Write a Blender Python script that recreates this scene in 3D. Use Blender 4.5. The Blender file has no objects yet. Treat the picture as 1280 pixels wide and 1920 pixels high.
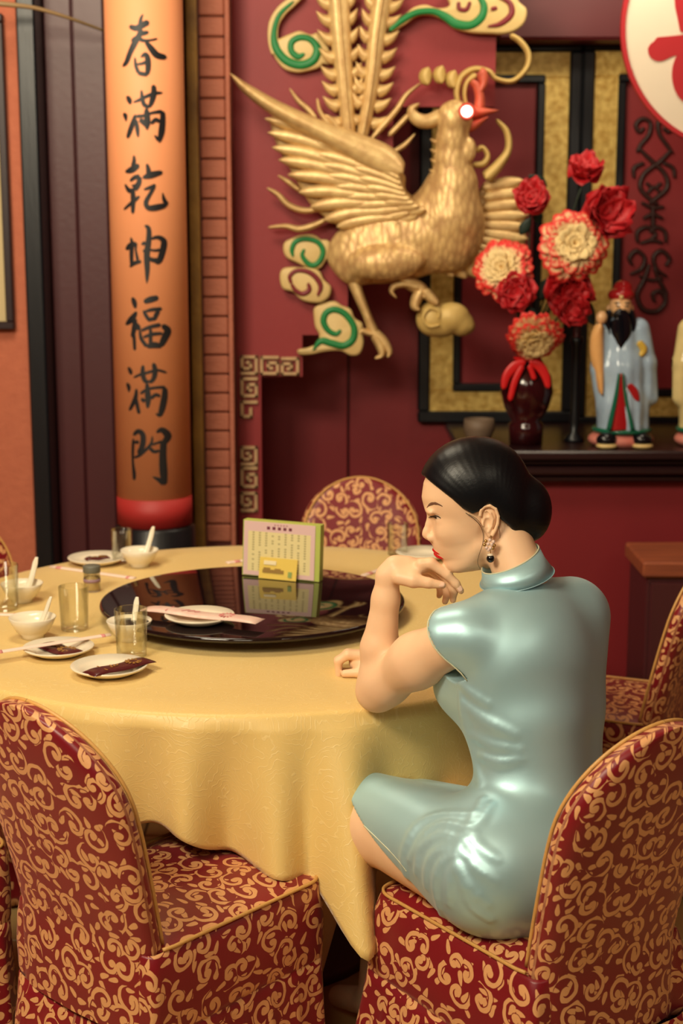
import bpy, bmesh, math, random
import numpy as np
from mathutils import Vector, Matrix
random.seed(7); RNG = np.random.default_rng(7)
SC = bpy.context.scene; COL = SC.collection

# ---------------------------------------------------------------- camera
FPX, CAMZ = 2857.0, 1.57                       # focal length in pixels of the 1280x1920 frame, eye height
TH = math.atan((960 - 427) / FPX)              # pitch below the horizon
cd = bpy.data.cameras.new('camera'); cam = bpy.data.objects.new('camera', cd); COL.objects.link(cam)
cam.location = (0, 0, CAMZ); cam.rotation_euler = (math.pi / 2 - TH, 0, 0)
cd.sensor_fit = 'HORIZONTAL'; cd.sensor_width = 24; cd.lens = FPX / 1280 * 24
cd.clip_start = .02; cd.dof.use_dof = True; cd.dof.focus_distance = 2.55; cd.dof.aperture_fstop = 4.2
SC.camera = cam
# ---------------------------------------------------------------- world, exposure, big lamps and added fill lights
w = bpy.data.worlds.new('world'); SC.world = w; w.use_nodes = True
w.node_tree.nodes['Background'].inputs[0].default_value = (1, .86, .68, 1)
w.node_tree.nodes['Background'].inputs[1].default_value = .05
SC.view_settings.view_transform = 'Standard'; SC.view_settings.look = 'None'
SC.view_settings.gamma = 1; SC.view_settings.use_curve_mapping = False
SC.view_settings.exposure = -0.24
def area(name, loc, target, size, power, col):
    l = bpy.data.lights.new(name, 'AREA'); l.shape = 'RECTANGLE'; l.size, l.size_y = size; l.energy = power; l.color = col
    o = bpy.data.objects.new(name, l); COL.objects.link(o); o.location = loc
    o.rotation_euler = (Vector(target) - Vector(loc)).to_track_quat('-Z', 'Y').to_euler(); return o
WARM = (1, .88, .65)
area('ceiling_and_fill_light', (-1.35, .9, 2.72), (-.1, 3.3, .9), (.9, .6), 90, WARM)
area('ceiling_and_fill_light', (-.45, -.3, 2.72), (.2, 3.0, .9), (.8, .8), 30, WARM)
area('ceiling_and_fill_light', (-.7, 3.2, 2.76), (.4, 4.7, .9), (.8, .5), 34, WARM)
area('ceiling_and_fill_light', (1.5, .2, 2.72), (.4, 2.6, .6), (.7, .7), 13, WARM)  # added fill from the right, not a known ceiling lamp
area('altar_fill_light', (.8, 4.3, 2.62), (.72, 5.1, 1.3), (.5, .2), 7, WARM)  # unseen light added to brighten the altar

# ---------------------------------------------------------------- helpers
CT, ST = math.cos(TH), math.sin(TH)
def W(px, py, Y):                               # point of the plane at distance Y seen at a pixel
    dx, dy = (px - 640) / FPX, -(py - 960) / FPX
    d = np.array([dx, CT + dy * ST, -ST + dy * CT])
    return np.array([0, 0, CAMZ]) + d * (Y / d[1])
def U(px, py, z):                               # point of the level plane at height z seen at a pixel
    dx, dy = (px - 640) / FPX, -(py - 960) / FPX
    d = np.array([dx, CT + dy * ST, -ST + dy * CT])
    return np.array([0, 0, CAMZ]) + d * ((z - CAMZ) / d[2])
def mpp(Y): return Y * 1.03 / FPX               # metres for one pixel at distance Y (about)

def thing(name, label, cat, loc=(0, 0, 0), rz=0, group=None):
    o = bpy.data.objects.new(name, None); COL.objects.link(o); o.empty_display_size = .05
    o.location = tuple(loc); o.rotation_euler = (0, 0, rz); return tag(o, label, cat, group)
def tag(o, label, cat, group=None):
    o['label'] = label; o['category'] = cat
    if group: o['group'] = group
    return o
def root_of(o):
    while o.parent: o = o.parent
    return o
def obj(name, V, F, m, parent=None, smooth=True, uv=None, local=False, origin=None, fixn=True):
    V = np.asarray(V, float)
    off = np.zeros(3)
    if not local:
        if parent is not None: off = np.array(root_of(parent).location)
        elif origin is not None: off = np.array(origin, float)
        V = V - off
    me = bpy.data.meshes.new(name); me.from_pydata([tuple(v) for v in V], [], [tuple(int(i) for i in f) for f in F]); me.update()
    if fixn and len(F) < 60000:
        bm = bmesh.new(); bm.from_mesh(me); bmesh.ops.recalc_face_normals(bm, faces=bm.faces); bm.to_mesh(me); bm.free()
    if smooth: me.polygons.foreach_set('use_smooth', [True] * len(me.polygons))
    if uv is not None:
        L = me.uv_layers.new(name='UVMap'); uv = np.asarray(uv, float)
        idx = np.empty(len(me.loops), int); me.loops.foreach_get('vertex_index', idx)
        L.data.foreach_set('uv', uv[idx].ravel())
    if m is not None: me.materials.append(m)
    o = bpy.data.objects.new(name, me); COL.objects.link(o)
    if parent is not None: o.parent = parent
    elif not local: o.location = tuple(off)
    return o
def struct(o): o['kind'] = 'structure'; return o
def stuff(o): o['kind'] = 'stuff'; return o
def copy_tree(o, parent=None):
    c = o.copy(); COL.objects.link(c); c.parent = parent
    for ch in list(o.children): copy_tree(ch, c)
    return c

class MB:                                       # collects several shapes into one mesh
    def __init__(s): s.V = []; s.F = []; s.n = 0
    def add(s, V, F):
        V = np.asarray(V, float).reshape(-1, 3); s.V.append(V); s.F += [tuple(int(i) + s.n for i in f) for f in F]; s.n += len(V); return s
    def box(s, lo, hi, bev=0): return s.add(*box(lo, hi, bev))
    def out(s): return np.vstack(s.V), s.F
    def build(s, name, m, parent=None, **k): return obj(name, *s.out(), m, parent, **k)

def box(lo, hi, b=0):
    lo, hi = np.minimum(lo, hi).astype(float), np.maximum(lo, hi).astype(float)
    if b <= 0:
        V = [(x, y, z) for z in (lo[2], hi[2]) for y in (lo[1], hi[1]) for x in (lo[0], hi[0])]
        return np.array(V), [(0, 2, 3, 1), (4, 5, 7, 6), (0, 1, 5, 4), (2, 6, 7, 3), (0, 4, 6, 2), (1, 3, 7, 5)]
    b = min(b, *((hi - lo) / 2.01)); V = []; idx = {}
    for sx in (0, 1):
        for sy in (0, 1):
            for sz in (0, 1):
                c = [(lo[0] + b, hi[0] - b)[sx], (lo[1] + b, hi[1] - b)[sy], (lo[2] + b, hi[2] - b)[sz]]
                for ax in range(3):
                    p = list(c); p[ax] = (lo[ax], hi[ax])[(sx, sy, sz)[ax]]; idx[(sx, sy, sz, ax)] = len(V); V.append(p)
    F = []
    for ax in range(3):
        o1, o2 = [a for a in range(3) if a != ax]
        for s in (0, 1):
            q = []
            for a, c in ((0, 0), (1, 0), (1, 1), (0, 1)):
                k = [0, 0, 0]; k[ax] = s; k[o1] = a; k[o2] = c; q.append(idx[(*k, ax)])
            F.append(q)
    for ax in range(3):
        o1, o2 = [a for a in range(3) if a != ax]
        for a in (0, 1):
            for c in (0, 1):
                k0 = [0, 0, 0]; k0[o1] = a; k0[o2] = c; k1 = list(k0); k1[ax] = 1
                F.append([idx[(*k0, o1)], idx[(*k1, o1)], idx[(*k1, o2)], idx[(*k0, o2)]])
    for sx in (0, 1):
        for sy in (0, 1):
            for sz in (0, 1): F.append([idx[(sx, sy, sz, a)] for a in range(3)])
    V = np.array(V); c0 = V.mean(0); G = []
    for f in F:
        P = V[f]; n = np.cross(P[1] - P[0], P[2] - P[0]); G.append(tuple(f) if np.dot(n, P.mean(0) - c0) > 0 else tuple(f[::-1]))
    return V, G

def catmull(P, n, closed=False):
    P = np.asarray(P, float); m = len(P)
    if m == 2 and not closed: return P[0] + (P[1] - P[0]) * np.linspace(0, 1, n)[:, None]
    t = np.linspace(0, m if closed else m - 1, n, endpoint=not closed); i = np.floor(t).astype(int)
    if not closed: i = np.minimum(i, m - 2)
    u = (t - i)[:, None]
    if closed: g = lambda k: P[(i + k) % m]
    else:
        Q = np.vstack([2 * P[0] - P[1], P, 2 * P[-1] - P[-2]]); g = lambda k: Q[np.clip(i + k + 1, 0, m + 1)]
    p0, p1, p2, p3 = g(-1), g(0), g(1), g(2)
    return .5 * (2 * p1 + (p2 - p0) * u + (2 * p0 - 5 * p1 + 4 * p2 - p3) * u ** 2 + (3 * p1 - p0 - 3 * p2 + p3) * u ** 3)

def grid_faces(nu, nv, cu=False, cv=False):
    F = []
    for i in range(nu if cu else nu - 1):
        for j in range(nv if cv else nv - 1):
            a, b = i * nv + j, ((i + 1) % nu) * nv + j
            c, d = ((i + 1) % nu) * nv + (j + 1) % nv, i * nv + (j + 1) % nv
            F.append((a, b, c, d))
    return F
def tube(P, R, k=8, closed=False, caps=True):   # round tube along points, radius per point
    P = np.asarray(P, float); n = len(P); R = np.broadcast_to(np.asarray(R, float), (n,))
    T = np.roll(P, -1, 0) - np.roll(P, 1, 0) if closed else np.gradient(P, axis=0)
    T /= np.linalg.norm(T, axis=1)[:, None] + 1e-12
    a = np.array([0, 0, 1.]) if abs(T[0][2]) < .9 else np.array([1., 0, 0])
    N = np.cross(T[0], a); N /= np.linalg.norm(N); V = []
    for i in range(n):
        N = N - T[i] * np.dot(N, T[i]); N /= np.linalg.norm(N) + 1e-12; B = np.cross(T[i], N)
        for j in range(k):
            t = 2 * math.pi * j / k; V.append(P[i] + R[i] * (math.cos(t) * N + math.sin(t) * B))
    F = [f[::-1] for f in grid_faces(n, k, closed, True)]
    if caps and not closed: F += [tuple(range(k)), tuple(range((n - 1) * k, n * k))[::-1]]
    return np.array(V), [tuple(f) for f in F]
def lathe(prof, k=32, cx=0, cy=0):              # (r, z) profile turned about z
    V, F, rows = [], [], []
    for r, z in prof:
        if r < 1e-6: rows.append([len(V)]); V.append((cx, cy, z))
        else:
            rows.append(list(range(len(V), len(V) + k))); V += [(cx + r * math.cos(2 * math.pi * j / k), cy + r * math.sin(2 * math.pi * j / k), z) for j in range(k)]
    for A, B in zip(rows[:-1], rows[1:]):
        for j in range(k):
            q = (j + 1) % k
            if len(A) == 1 and len(B) == 1: continue
            F.append((A[0], B[q], B[j]) if len(A) == 1 else (A[j], A[q], B[0]) if len(B) == 1 else (A[j], A[q], B[q], B[j]))
    return np.array(V), F
def ribbon(P, H, N, t, dome=True, k=7, lift=0):  # strip along 3D points P, half widths H, standing t proud along N
    P = np.asarray(P, float); n = len(P); H = np.broadcast_to(np.asarray(H, float), (n,)); N = np.asarray(N, float)
    N = np.broadcast_to(N, P.shape); t = np.broadcast_to(np.asarray(t, float), (n,))
    T = np.gradient(P, axis=0); S = np.cross(T, N); S /= np.linalg.norm(S, axis=1)[:, None] + 1e-12
    s = np.linspace(-1, 1, k); h = np.sqrt(np.maximum(0, 1 - s ** 2)) if dome else np.ones(k)
    if dome: h = .15 + .85 * h
    V = []
    for i in range(n):
        V.append(P[i] - S[i] * H[i] + N[i] * lift)
        for a, b in zip(s, h): V.append(P[i] + S[i] * H[i] * a + N[i] * (lift + t[i] * b))
        V.append(P[i] + S[i] * H[i] + N[i] * lift)
    m = k + 2; F = grid_faces(n, m, False, True)
    F += [tuple(range(m))[::-1], tuple(range((n - 1) * m, n * m))]
    return np.array(V), F
def pxstroke(pts, Y, t, dome=True, n=None, k=7, off=(0, 0), sc=1, N=(0, -1, 0), lift=0, caps=True):
    """brush-like stroke given as (x, y, half width) in picture pixels, laid on the plane at distance Y"""
    p = np.array([(a[0] / sc + off[0], a[1] / sc + off[1], a[2] / sc) for a in pts], float)
    n = n or max(8, 6 * len(p)); p = catmull(p, n); p[:, 2] = np.maximum(p[:, 2], .3)
    if caps:
        u = np.linspace(0, 1, n); e = .5 * p[:, 2].max() / (np.abs(np.diff(p[:, :2], axis=0)).sum() + 1e-6) * 1.4
        e = min(max(e, .02), .3); q = np.minimum(1, np.minimum(u, 1 - u) / e); p[:, 2] *= np.sqrt(np.maximum(.04, 1 - (1 - q) ** 2))
    return ribbon([W(a, b, Y) for a, b, c in p], p[:, 2] * mpp(Y), N, t, dome, k, lift)
def slab(poly, Y, t, bev=.004, n=None, off=(0, 0), sc=1):   # closed outline in pixels -> rounded plate, front at Y - t
    p = np.array(poly, float) / sc + np.array(off)
    if n: p = catmull(p, n, True)
    A = .5 * np.sum(p[:, 0] * np.roll(p[:, 1], -1) - p[:, 1] * np.roll(p[:, 0], -1))
    if A < 0: p = p[::-1]
    Q = np.array([W(a, b, Y) for a, b in p]); m = len(Q)
    T = np.roll(Q, -1, 0) - np.roll(Q, 1, 0); T /= np.linalg.norm(T, axis=1)[:, None] + 1e-12
    inn = np.cross(T, [0, -1, 0]); c = Q.mean(0)
    V = np.vstack([Q, Q + [0, -t + bev, 0], Q + inn * bev * .3 + [0, -t + bev * .3, 0], Q + inn * bev + [0, -t, 0]])
    F = []
    for r in range(3):
        for i in range(m): j = (i + 1) % m; F.append((r * m + i, r * m + j, (r + 1) * m + j, (r + 1) * m + i))
    F.append(tuple(range(3 * m, 4 * m))); F.append(tuple(range(m))[::-1])
    return V, F
def ellipsoid(c, r, nu=16, nv=10, rot=None):
    V = [(0, 0, 1)]
    for i in range(1, nv):
        t = math.pi * i / nv
        for j in range(nu): p = 2 * math.pi * j / nu; V.append((math.sin(t) * math.cos(p), math.sin(t) * math.sin(p), math.cos(t)))
    V.append((0, 0, -1)); V = np.array(V) * r
    if rot is not None: V = V @ np.asarray(rot).T
    F = [(0, 1 + j, 1 + (j + 1) % nu) for j in range(nu)]
    for i in range(nv - 2):
        for j in range(nu): a = 1 + i * nu; F.append((a + j, a + nu + j, a + nu + (j + 1) % nu, a + (j + 1) % nu))
    a = 1 + (nv - 2) * nu; F += [(a + (j + 1) % nu, a + j, len(V) - 1) for j in range(nu)]
    return V + np.asarray(c, float), F

# ---- implicit surfaces: distance fields on a grid -> smooth quad mesh
def smin(a, b, k): h = np.clip(.5 + .5 * (b - a) / k, 0, 1); return b + (a - b) * h - k * h * (1 - h)
def smax(a, b, k): return -smin(-a, -b, k)
def sd_caps(P, a, b, ra, rb=None):
    rb = ra if rb is None else rb; a, b = np.asarray(a, float), np.asarray(b, float); d = b - a
    h = np.clip(((P - a) @ d) / (d @ d + 1e-12), 0, 1); return np.linalg.norm(P - a - h[..., None] * d, axis=-1) - (ra + (rb - ra) * h)
def sd_ell(P, c, r, R=None):
    q = P - np.asarray(c, float)
    if R is not None: q = q @ np.asarray(R, float)      # columns of R: the ellipsoid's axes
    r = np.asarray(r, float); k0 = np.linalg.norm(q / r, axis=-1); k1 = np.linalg.norm(q / r ** 2, axis=-1)
    return k0 * (k0 - 1) / (k1 + 1e-9)
def chain(P, pts, k=.02):                               # tapered limb through (x, y, z, r) points
    d = None
    for a, b in zip(pts[:-1], pts[1:]):
        e = sd_caps(P, a[:3], b[:3], a[3], b[3]); d = e if d is None else smin(d, e, k)
    return d
def within(P, lo, hi, fn):                              # a field only worked out inside its box
    lo, hi = np.asarray(lo), np.asarray(hi); c = np.maximum(lo - P, P - hi).max(1); m = c < .03
    d = np.maximum(c, .03).astype(float)
    if m.any(): d[m] = fn(P[m])
    return d
def sdf_mesh(fn, lo, hi, res, sparse=False):
    lo, hi = np.array(lo, float), np.array(hi, float); n = np.ceil((hi - lo) / res).astype(int) + 1
    if sparse:                                          # coarse pass first, fine values only near the surface
        k = 4; nc = (n - 1) // k + 2; XC = np.stack(np.meshgrid(*[lo[i] + res * k * np.arange(nc[i]) for i in range(3)], indexing='ij'), -1)
        DC = fn(XC.reshape(-1, 3)).reshape(nc); near = np.abs(DC) < res * k * 2.5
        ii = [np.arange(n[i]) // k for i in range(3)]; M = near[np.ix_(*ii)]; D = DC[np.ix_(*ii)].copy(); ix = np.argwhere(M); D[M] = fn(lo + res * ix)
    else:
        X = np.stack(np.meshgrid(*[lo[i] + res * np.arange(n[i]) for i in range(3)], indexing='ij'), -1); D = fn(X.reshape(-1, 3)).reshape(n)
    S = D < 0
    c = np.zeros(n - 1, int)
    sl = lambda i, j, k: (slice(i, n[0] - 1 + i), slice(j, n[1] - 1 + j), slice(k, n[2] - 1 + k))
    for i in (0, 1):
        for j in (0, 1):
            for k in (0, 1): c += S[sl(i, j, k)]
    act = (c > 0) & (c < 8); ids = -np.ones(n - 1, int); A = np.argwhere(act); ids[act] = np.arange(len(A))
    acc = np.zeros((len(A), 3)); cnt = np.zeros(len(A))
    for ax in range(3):
        o = [a for a in range(3) if a != ax]
        for u in (0, 1):
            for v in (0, 1):
                p = A.copy(); p[:, o[0]] += u; p[:, o[1]] += v; q = p.copy(); q[:, ax] += 1
                d0, d1 = D[tuple(p.T)], D[tuple(q.T)]; m = (d0 < 0) != (d1 < 0)
                t = d0[m] / (d0[m] - d1[m]); pt = p[m].astype(float); pt[:, ax] += t; acc[m] += pt; cnt[m] += 1
    V = lo + res * acc / cnt[:, None]; F = []
    for ax in range(3):
        o = [(1, 2), (2, 0), (0, 1)][ax]
        s0 = [slice(None)] * 3; s1 = [slice(None)] * 3; s0[ax] = slice(0, -1); s1[ax] = slice(1, None)
        E = np.argwhere(S[tuple(s0)] != S[tuple(s1)])
        E = E[(E[:, o[0]] > 0) & (E[:, o[1]] > 0) & (E[:, o[0]] < n[o[0]] - 1) & (E[:, o[1]] < n[o[1]] - 1)]
        q = []
        for du, dv in ((1, 1), (0, 1), (0, 0), (1, 0)):
            e = E.copy(); e[:, o[0]] -= du; e[:, o[1]] -= dv; q.append(ids[tuple(e.T)])
        q = np.stack(q, 1); ins = S[tuple(E.T)]; q[~ins] = q[~ins][:, ::-1]; F.append(q)
    return V, np.vstack(F)

# ---------------------------------------------------------------- node materials
def lin(c): return tuple((x / 255 / 12.92 if x / 255 <= .04045 else ((x / 255 + .055) / 1.055) ** 2.4) for x in c[:3])
class Sk:
    def __init__(s, g, s_): s.g, s.s = g, s_
    def __add__(a, b): return a.g.m('ADD', a, b)
    def __sub__(a, b): return a.g.m('SUBTRACT', a, b)
    def __rsub__(a, b): return a.g.m('SUBTRACT', b, a)
    def __mul__(a, b): return a.g.m('MULTIPLY', a, b)
    def __truediv__(a, b): return a.g.m('DIVIDE', a, b)
    __radd__ = __add__; __rmul__ = __mul__
    def lt(a, b): return a.g.m('LESS_THAN', a, b)
    def gt(a, b): return a.g.m('GREATER_THAN', a, b)
    def abs(a): return a.g.m('ABSOLUTE', a)
    def fract(a): return a.g.m('FRACT', a)
    def floor(a): return a.g.m('FLOOR', a)
    def pow(a, b): return a.g.m('POWER', a, b)
    def max(a, b): return a.g.m('MAXIMUM', a, b)
    def min(a, b): return a.g.m('MINIMUM', a, b)
class G:
    def __init__(s, name):
        s.mat = bpy.data.materials.new(name); s.mat.use_nodes = True; s.t = s.mat.node_tree
        s.b = s.t.nodes['Principled BSDF']; s.o = s.t.nodes['Material Output']
    def put(s, sock, v):
        if isinstance(v, Sk): s.t.links.new(v.s, sock)
        elif isinstance(v, (tuple, list)) and len(v) == 3 and sock.type == 'RGBA': sock.default_value = (*v, 1)
        else: sock.default_value = v
    def n(s, typ, ins=None, out=0, **props):
        x = s.t.nodes.new(typ)
        for k, v in props.items(): setattr(x, k, v)
        for k, v in (ins or {}).items(): s.put(x.inputs[k], v)
        return Sk(s, x.outputs[out]) if out is not None else x
    def m(s, op, a, b=0, c=0): return s.n('ShaderNodeMath', {0: a, 1: b, 2: c}, operation=op)
    def coord(s, kind='Object'): return s.n('ShaderNodeTexCoord', out=kind)
    def xyz(s, v): x = s.n('ShaderNodeSeparateXYZ', {0: v}, out=None); return [Sk(s, o) for o in x.outputs]
    def vec(s, x, y, z=0.): return s.n('ShaderNodeCombineXYZ', {0: x, 1: y, 2: z})
    def mapv(s, v, scale=(1, 1, 1), loc=(0, 0, 0), rot=(0, 0, 0)): return s.n('ShaderNodeMapping', {'Vector': v, 'Scale': scale, 'Location': loc, 'Rotation': rot})
    def noise(s, v, scale, detail=4., rough=.5, dist=0., out=0): return s.n('ShaderNodeTexNoise', {'Vector': v, 'Scale': scale, 'Detail': detail, 'Roughness': rough, 'Distortion': dist}, out=out)
    def mix(s, f, a, b):
        x = s.t.nodes.new('ShaderNodeMix'); x.data_type = 'RGBA'
        for i, v in ((0, f), (6, a), (7, b)): s.put(x.inputs[i], v)
        return Sk(s, x.outputs[2])
    def ramp(s, f, a, b): return s.n('ShaderNodeMapRange', {0: f, 1: a, 2: b, 3: 0., 4: 1.})
    def bump(s, h, st=.3, d=.005): s.put(s.b.inputs['Normal'], s.n('ShaderNodeBump', {'Height': h, 'Strength': st, 'Distance': d}))
    def set(s, **k):
        for a, v in k.items(): s.put(s.b.inputs[a.replace('_', ' ')], v)
        return s
MATS = {}
def mat(name, c, rough=.5, metal=0., var=0., scale=20., bump=0., bscale=None, stretch=(1, 1, 1), c2=None, **k):
    """plain surface with noise in its colour (towards c2) and fine relief"""
    if name in MATS: return MATS[name]
    g = G(name); c = lin(c); g.set(Base_Color=c, Roughness=rough, Metallic=metal, **k)
    if var or bump:
        v = g.mapv(g.coord(), stretch)
        if var:
            d = lin(c2) if c2 else tuple(x * .45 for x in c)
            g.set(Base_Color=g.mix(g.ramp(g.noise(v, scale), .5 - .3, .5 + .3) * var, c, d))
        if bump: g.bump(g.noise(v, bscale or scale * 3), bump, .004)
    MATS[name] = g.mat; return g.mat

# ================================================================ the room
def BX(px, Y): return W(px, 500, Y)[0]
def BZ(py, Y): return W(640, py, Y)[2]
YN, YB = 5.16, 4.72                                # niche wall, carved board in front of it
def paint(name, c, rough=.5, v=.25, lines=0):      # painted or varnished board
    g = G(name); co = g.coord(); n = g.noise(g.mapv(co, (1, 1, .25)), 6., 5.); k = g.noise(co, 60., 3.)
    base = g.mix(g.ramp(n, .25, .8) * v, lin(c), tuple(x * .55 for x in lin(c)))
    g.set(Base_Color=base, Roughness=rough); g.bump(k, .12, .003); return g.mat
M_floor = mat('floor_tile', (206, 172, 112), .25, var=.35, scale=3, bump=.03, bscale=30)
M_grout = mat('grout', (96, 74, 52), .9, var=.3, scale=40)
M_red = paint('red_lacquer', (142, 36, 40), .55)
M_red2 = paint('red_niche_panel', (138, 34, 40), .5)
M_maroon = paint('maroon_wood', (80, 34, 38), .42, .5)
M_black = mat('black_wood', (19, 20, 25), .35, var=.4, scale=8, stretch=(6, 6, .6), bump=.1)
M_altar = mat('altar_wood', (44, 22, 24), .3, var=.5, scale=8, stretch=(.6, 6, 6), bump=.1)
M_salmon = mat('salmon_plaster', (196, 112, 82), .85, var=.35, scale=26, bump=.7, bscale=55, c2=(160, 80, 60))
M_ceil = mat('ceiling_paint', (190, 160, 120), .9, var=.1)
M_wall = mat('plain_wall', (120, 52, 46), .8, var=.2, scale=4)

def gold_foil():
    g = G('gold_foil'); co = g.coord()
    v = g.n('ShaderNodeTexVoronoi', {'Vector': co, 'Scale': 150.}, out='Color'); r, _, _ = g.xyz(v)
    n = g.noise(co, 45., 4.)
    g.set(Base_Color=g.mix(g.ramp(n, .35, .7), lin((240, 206, 118)), lin((196, 152, 70))), Metallic=.3, Roughness=.4)
    g.bump(r + n, .6, .003); return g.mat
M_foil = gold_foil()

# floor with its tiles
fl = struct(obj('floor', *box((-2.6, -2.2, -.06), (2.6, 5.4, -.006)), M_grout, smooth=False))
tv, tf = box((-.297, -.297, -.006), (.297, .297, 0), .002)
tile0 = None
for ix in range(-2, 4):
    for iy in range(1, 9):
        if tile0 is None: tile0 = o = obj('tile', tv, tf, M_floor, fl, smooth=False, local=True)
        else: o = tile0.copy(); COL.objects.link(o); o.parent = fl
        o.location = (ix * .6 - .22, iy * .6 - .12, 0)
struct(obj('ceiling', *box((-2.6, -2.2, 2.9), (2.6, 5.4, 2.96)), M_ceil, smooth=False))
struct(obj('wall_rear', *box((-2.6, -2.3, 0), (2.6, -2.2, 2.9)), M_wall, smooth=False))
struct(obj('wall_right', *box((2.6, -2.2, 0), (2.7, 5.4, 2.9)), M_wall, smooth=False))
struct(obj('wall_left', *box((-2.7, -2.2, 0), (-2.6, 5.4, 2.9)), M_wall, smooth=False))
struct(obj('wall_back', *box((-2.6, YN + .03, 0), (2.6, YN + .13, 2.9)), M_wall, smooth=False))

# left: plaster wall, black jamb, maroon wood panel
struct(obj('wall_plaster', *box((-2.6, 4.62, 0), (-.93, 4.74, 2.9)), M_salmon, smooth=False))
struct(obj('trim_1', *box((-.94, 4.58, 0), (-.885, 4.76, 2.9), .006), M_black, smooth=False))
pn = struct(obj('wall_panel', *box((-.885, 4.72, 0), (-.40, 4.80, 2.9)), M_maroon, smooth=False))
xs = [-.885, -.80, -.705, -.60, -.40]
for a, b in zip(xs[:-1], xs[1:]):
    obj('board', *box((a + .002, 4.705, .02), (b - .002, 4.72, 2.88), .004), M_maroon, pn, smooth=False)
struct(obj('trim_2', *box((-.665, 4.44, 0), (-.645, 4.71, 2.9), .005), mat('worn_trim', (92, 62, 50), .6, var=.6, scale=12), smooth=False))

# pilaster right of the column: gilt strip and a strip of carved tiles
XA, XBb, XC = BX(356, 4.6), BX(379, 4.6), BX(428, 4.6)
pil = struct(obj('wall_pilaster', *box((XA, 4.6, 0), (XC + .012, 4.80, 2.9)), mat('pilaster_ground', (110, 52, 44), .7, var=.4), smooth=False))
obj('gilt_strip', *box((XA, 4.582, 0), (XBb - .003, 4.6, 2.9), .004), mat('worn_gilt', (186, 142, 64), .5, .25, var=.8, scale=9, c2=(92, 62, 44), bump=.5, bscale=60), pil, smooth=False)
M_ptile = mat('carved_terracotta', (182, 108, 82), .7, var=.5, scale=14, bump=.8, bscale=70, c2=(146, 76, 60))
tv, tf = box((0, 0, 0), (XC - XBb - .004, .014, .054), .005); t0 = None
for i in range(32):
    if t0 is None: t0 = o = obj('tile', tv, tf, M_ptile, pil, smooth=False, local=True)
    else: o = t0.copy(); COL.objects.link(o); o.parent = pil
    o.location = (XBb + .002, 4.586, .62 + i * .0575)
obj('pilaster_edge', *box((XC - .001, 4.584, 0), (XC + .013, 4.6, 2.9), .003), M_ptile, pil, smooth=False)

# niche: two red panels with a seam, the carved board in front with its stepped opening
nw = struct(obj('wall_niche', *box((-.6, YN + .012, 0), (2.2, YN + .03, 2.9)), M_black, smooth=False))
sx = BX(653, YN)
for a, b in ((-.6, sx - .003), (sx + .003, sx + .62), (sx + .626, 2.2)):
    obj('panel', *box((a, YN, 0), (b, YN + .012, 2.9), .003), M_red2, nw, smooth=False)
def poly_board(pts, Y, t):
    P = [(BX(a, Y), BZ(b, Y)) for a, b in pts]; n = len(P)
    V = [(x, Y, z) for x, z in P] + [(x, Y + t, z) for x, z in P]
    return V, [tuple(range(n)), tuple(range(n, 2 * n))[::-1]] + [(i, i + n, (i + 1) % n + n, (i + 1) % n) for i in range(n)]
bd = struct(obj('wall_board', *poly_board([(428, -330), (922, -330), (922, 200), (735, 200), (735, 400), (652, 400), (652, 628), (566, 628), (566, 706), (487, 706), (487, 1500), (428, 1500)], YB, .06), M_red, smooth=False))
def fret(x0, y0, x1, y1, path):
    mb = MB(); h = .0048
    q = [(x0 + (x1 - x0) * a, y0 + (y1 - y0) * b) for a, b in path]
    for (a, b), (c, d) in zip(q[:-1], q[1:]):
        A, B = W(a, b, YB), W(c, d, YB)
        mb.box((min(A[0], B[0]) - h, YB - .012, min(A[2], B[2]) - h), (max(A[0], B[0]) + h, YB, max(A[2], B[2]) + h), .0015)
    mb.build('fret_ornament', M_fret, bd, smooth=False)
M_fret = mat('dull_gilt', (206, 170, 126), .55, .2, var=.5, scale=30)
K1 = [(.05, .95), (.95, .95), (.95, .05), (.05, .05), (.05, .68), (.6, .68), (.6, .36), (.38, .36)]
K2 = [(.95, .05), (.05, .05), (.05, .95), (.95, .95), (.95, .36), (.42, .36), (.42, .66), (.62, .66)]
K3 = [(.95, .05), (.05, .05), (.05, .95), (.6, .95), (.6, .5)]
q = lambda x, y: (430 + x / 3.459, 640 + y / 3.459)
for (a, b, c, d), k in (((78, 95, 180, 212), K1), ((78, 236, 180, 358), K2), ((78, 388, 180, 490), K3), ((78, 682, 178, 800), K1), ((78, 815, 178, 945), K2),
                        ((78, 978, 178, 1100), K1), ((204, 98, 318, 212), K2), ((338, 106, 448, 214), [(1 - u, v) for u, v in K2])):
    fret(*q(a, b), *q(c, d), k)

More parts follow.
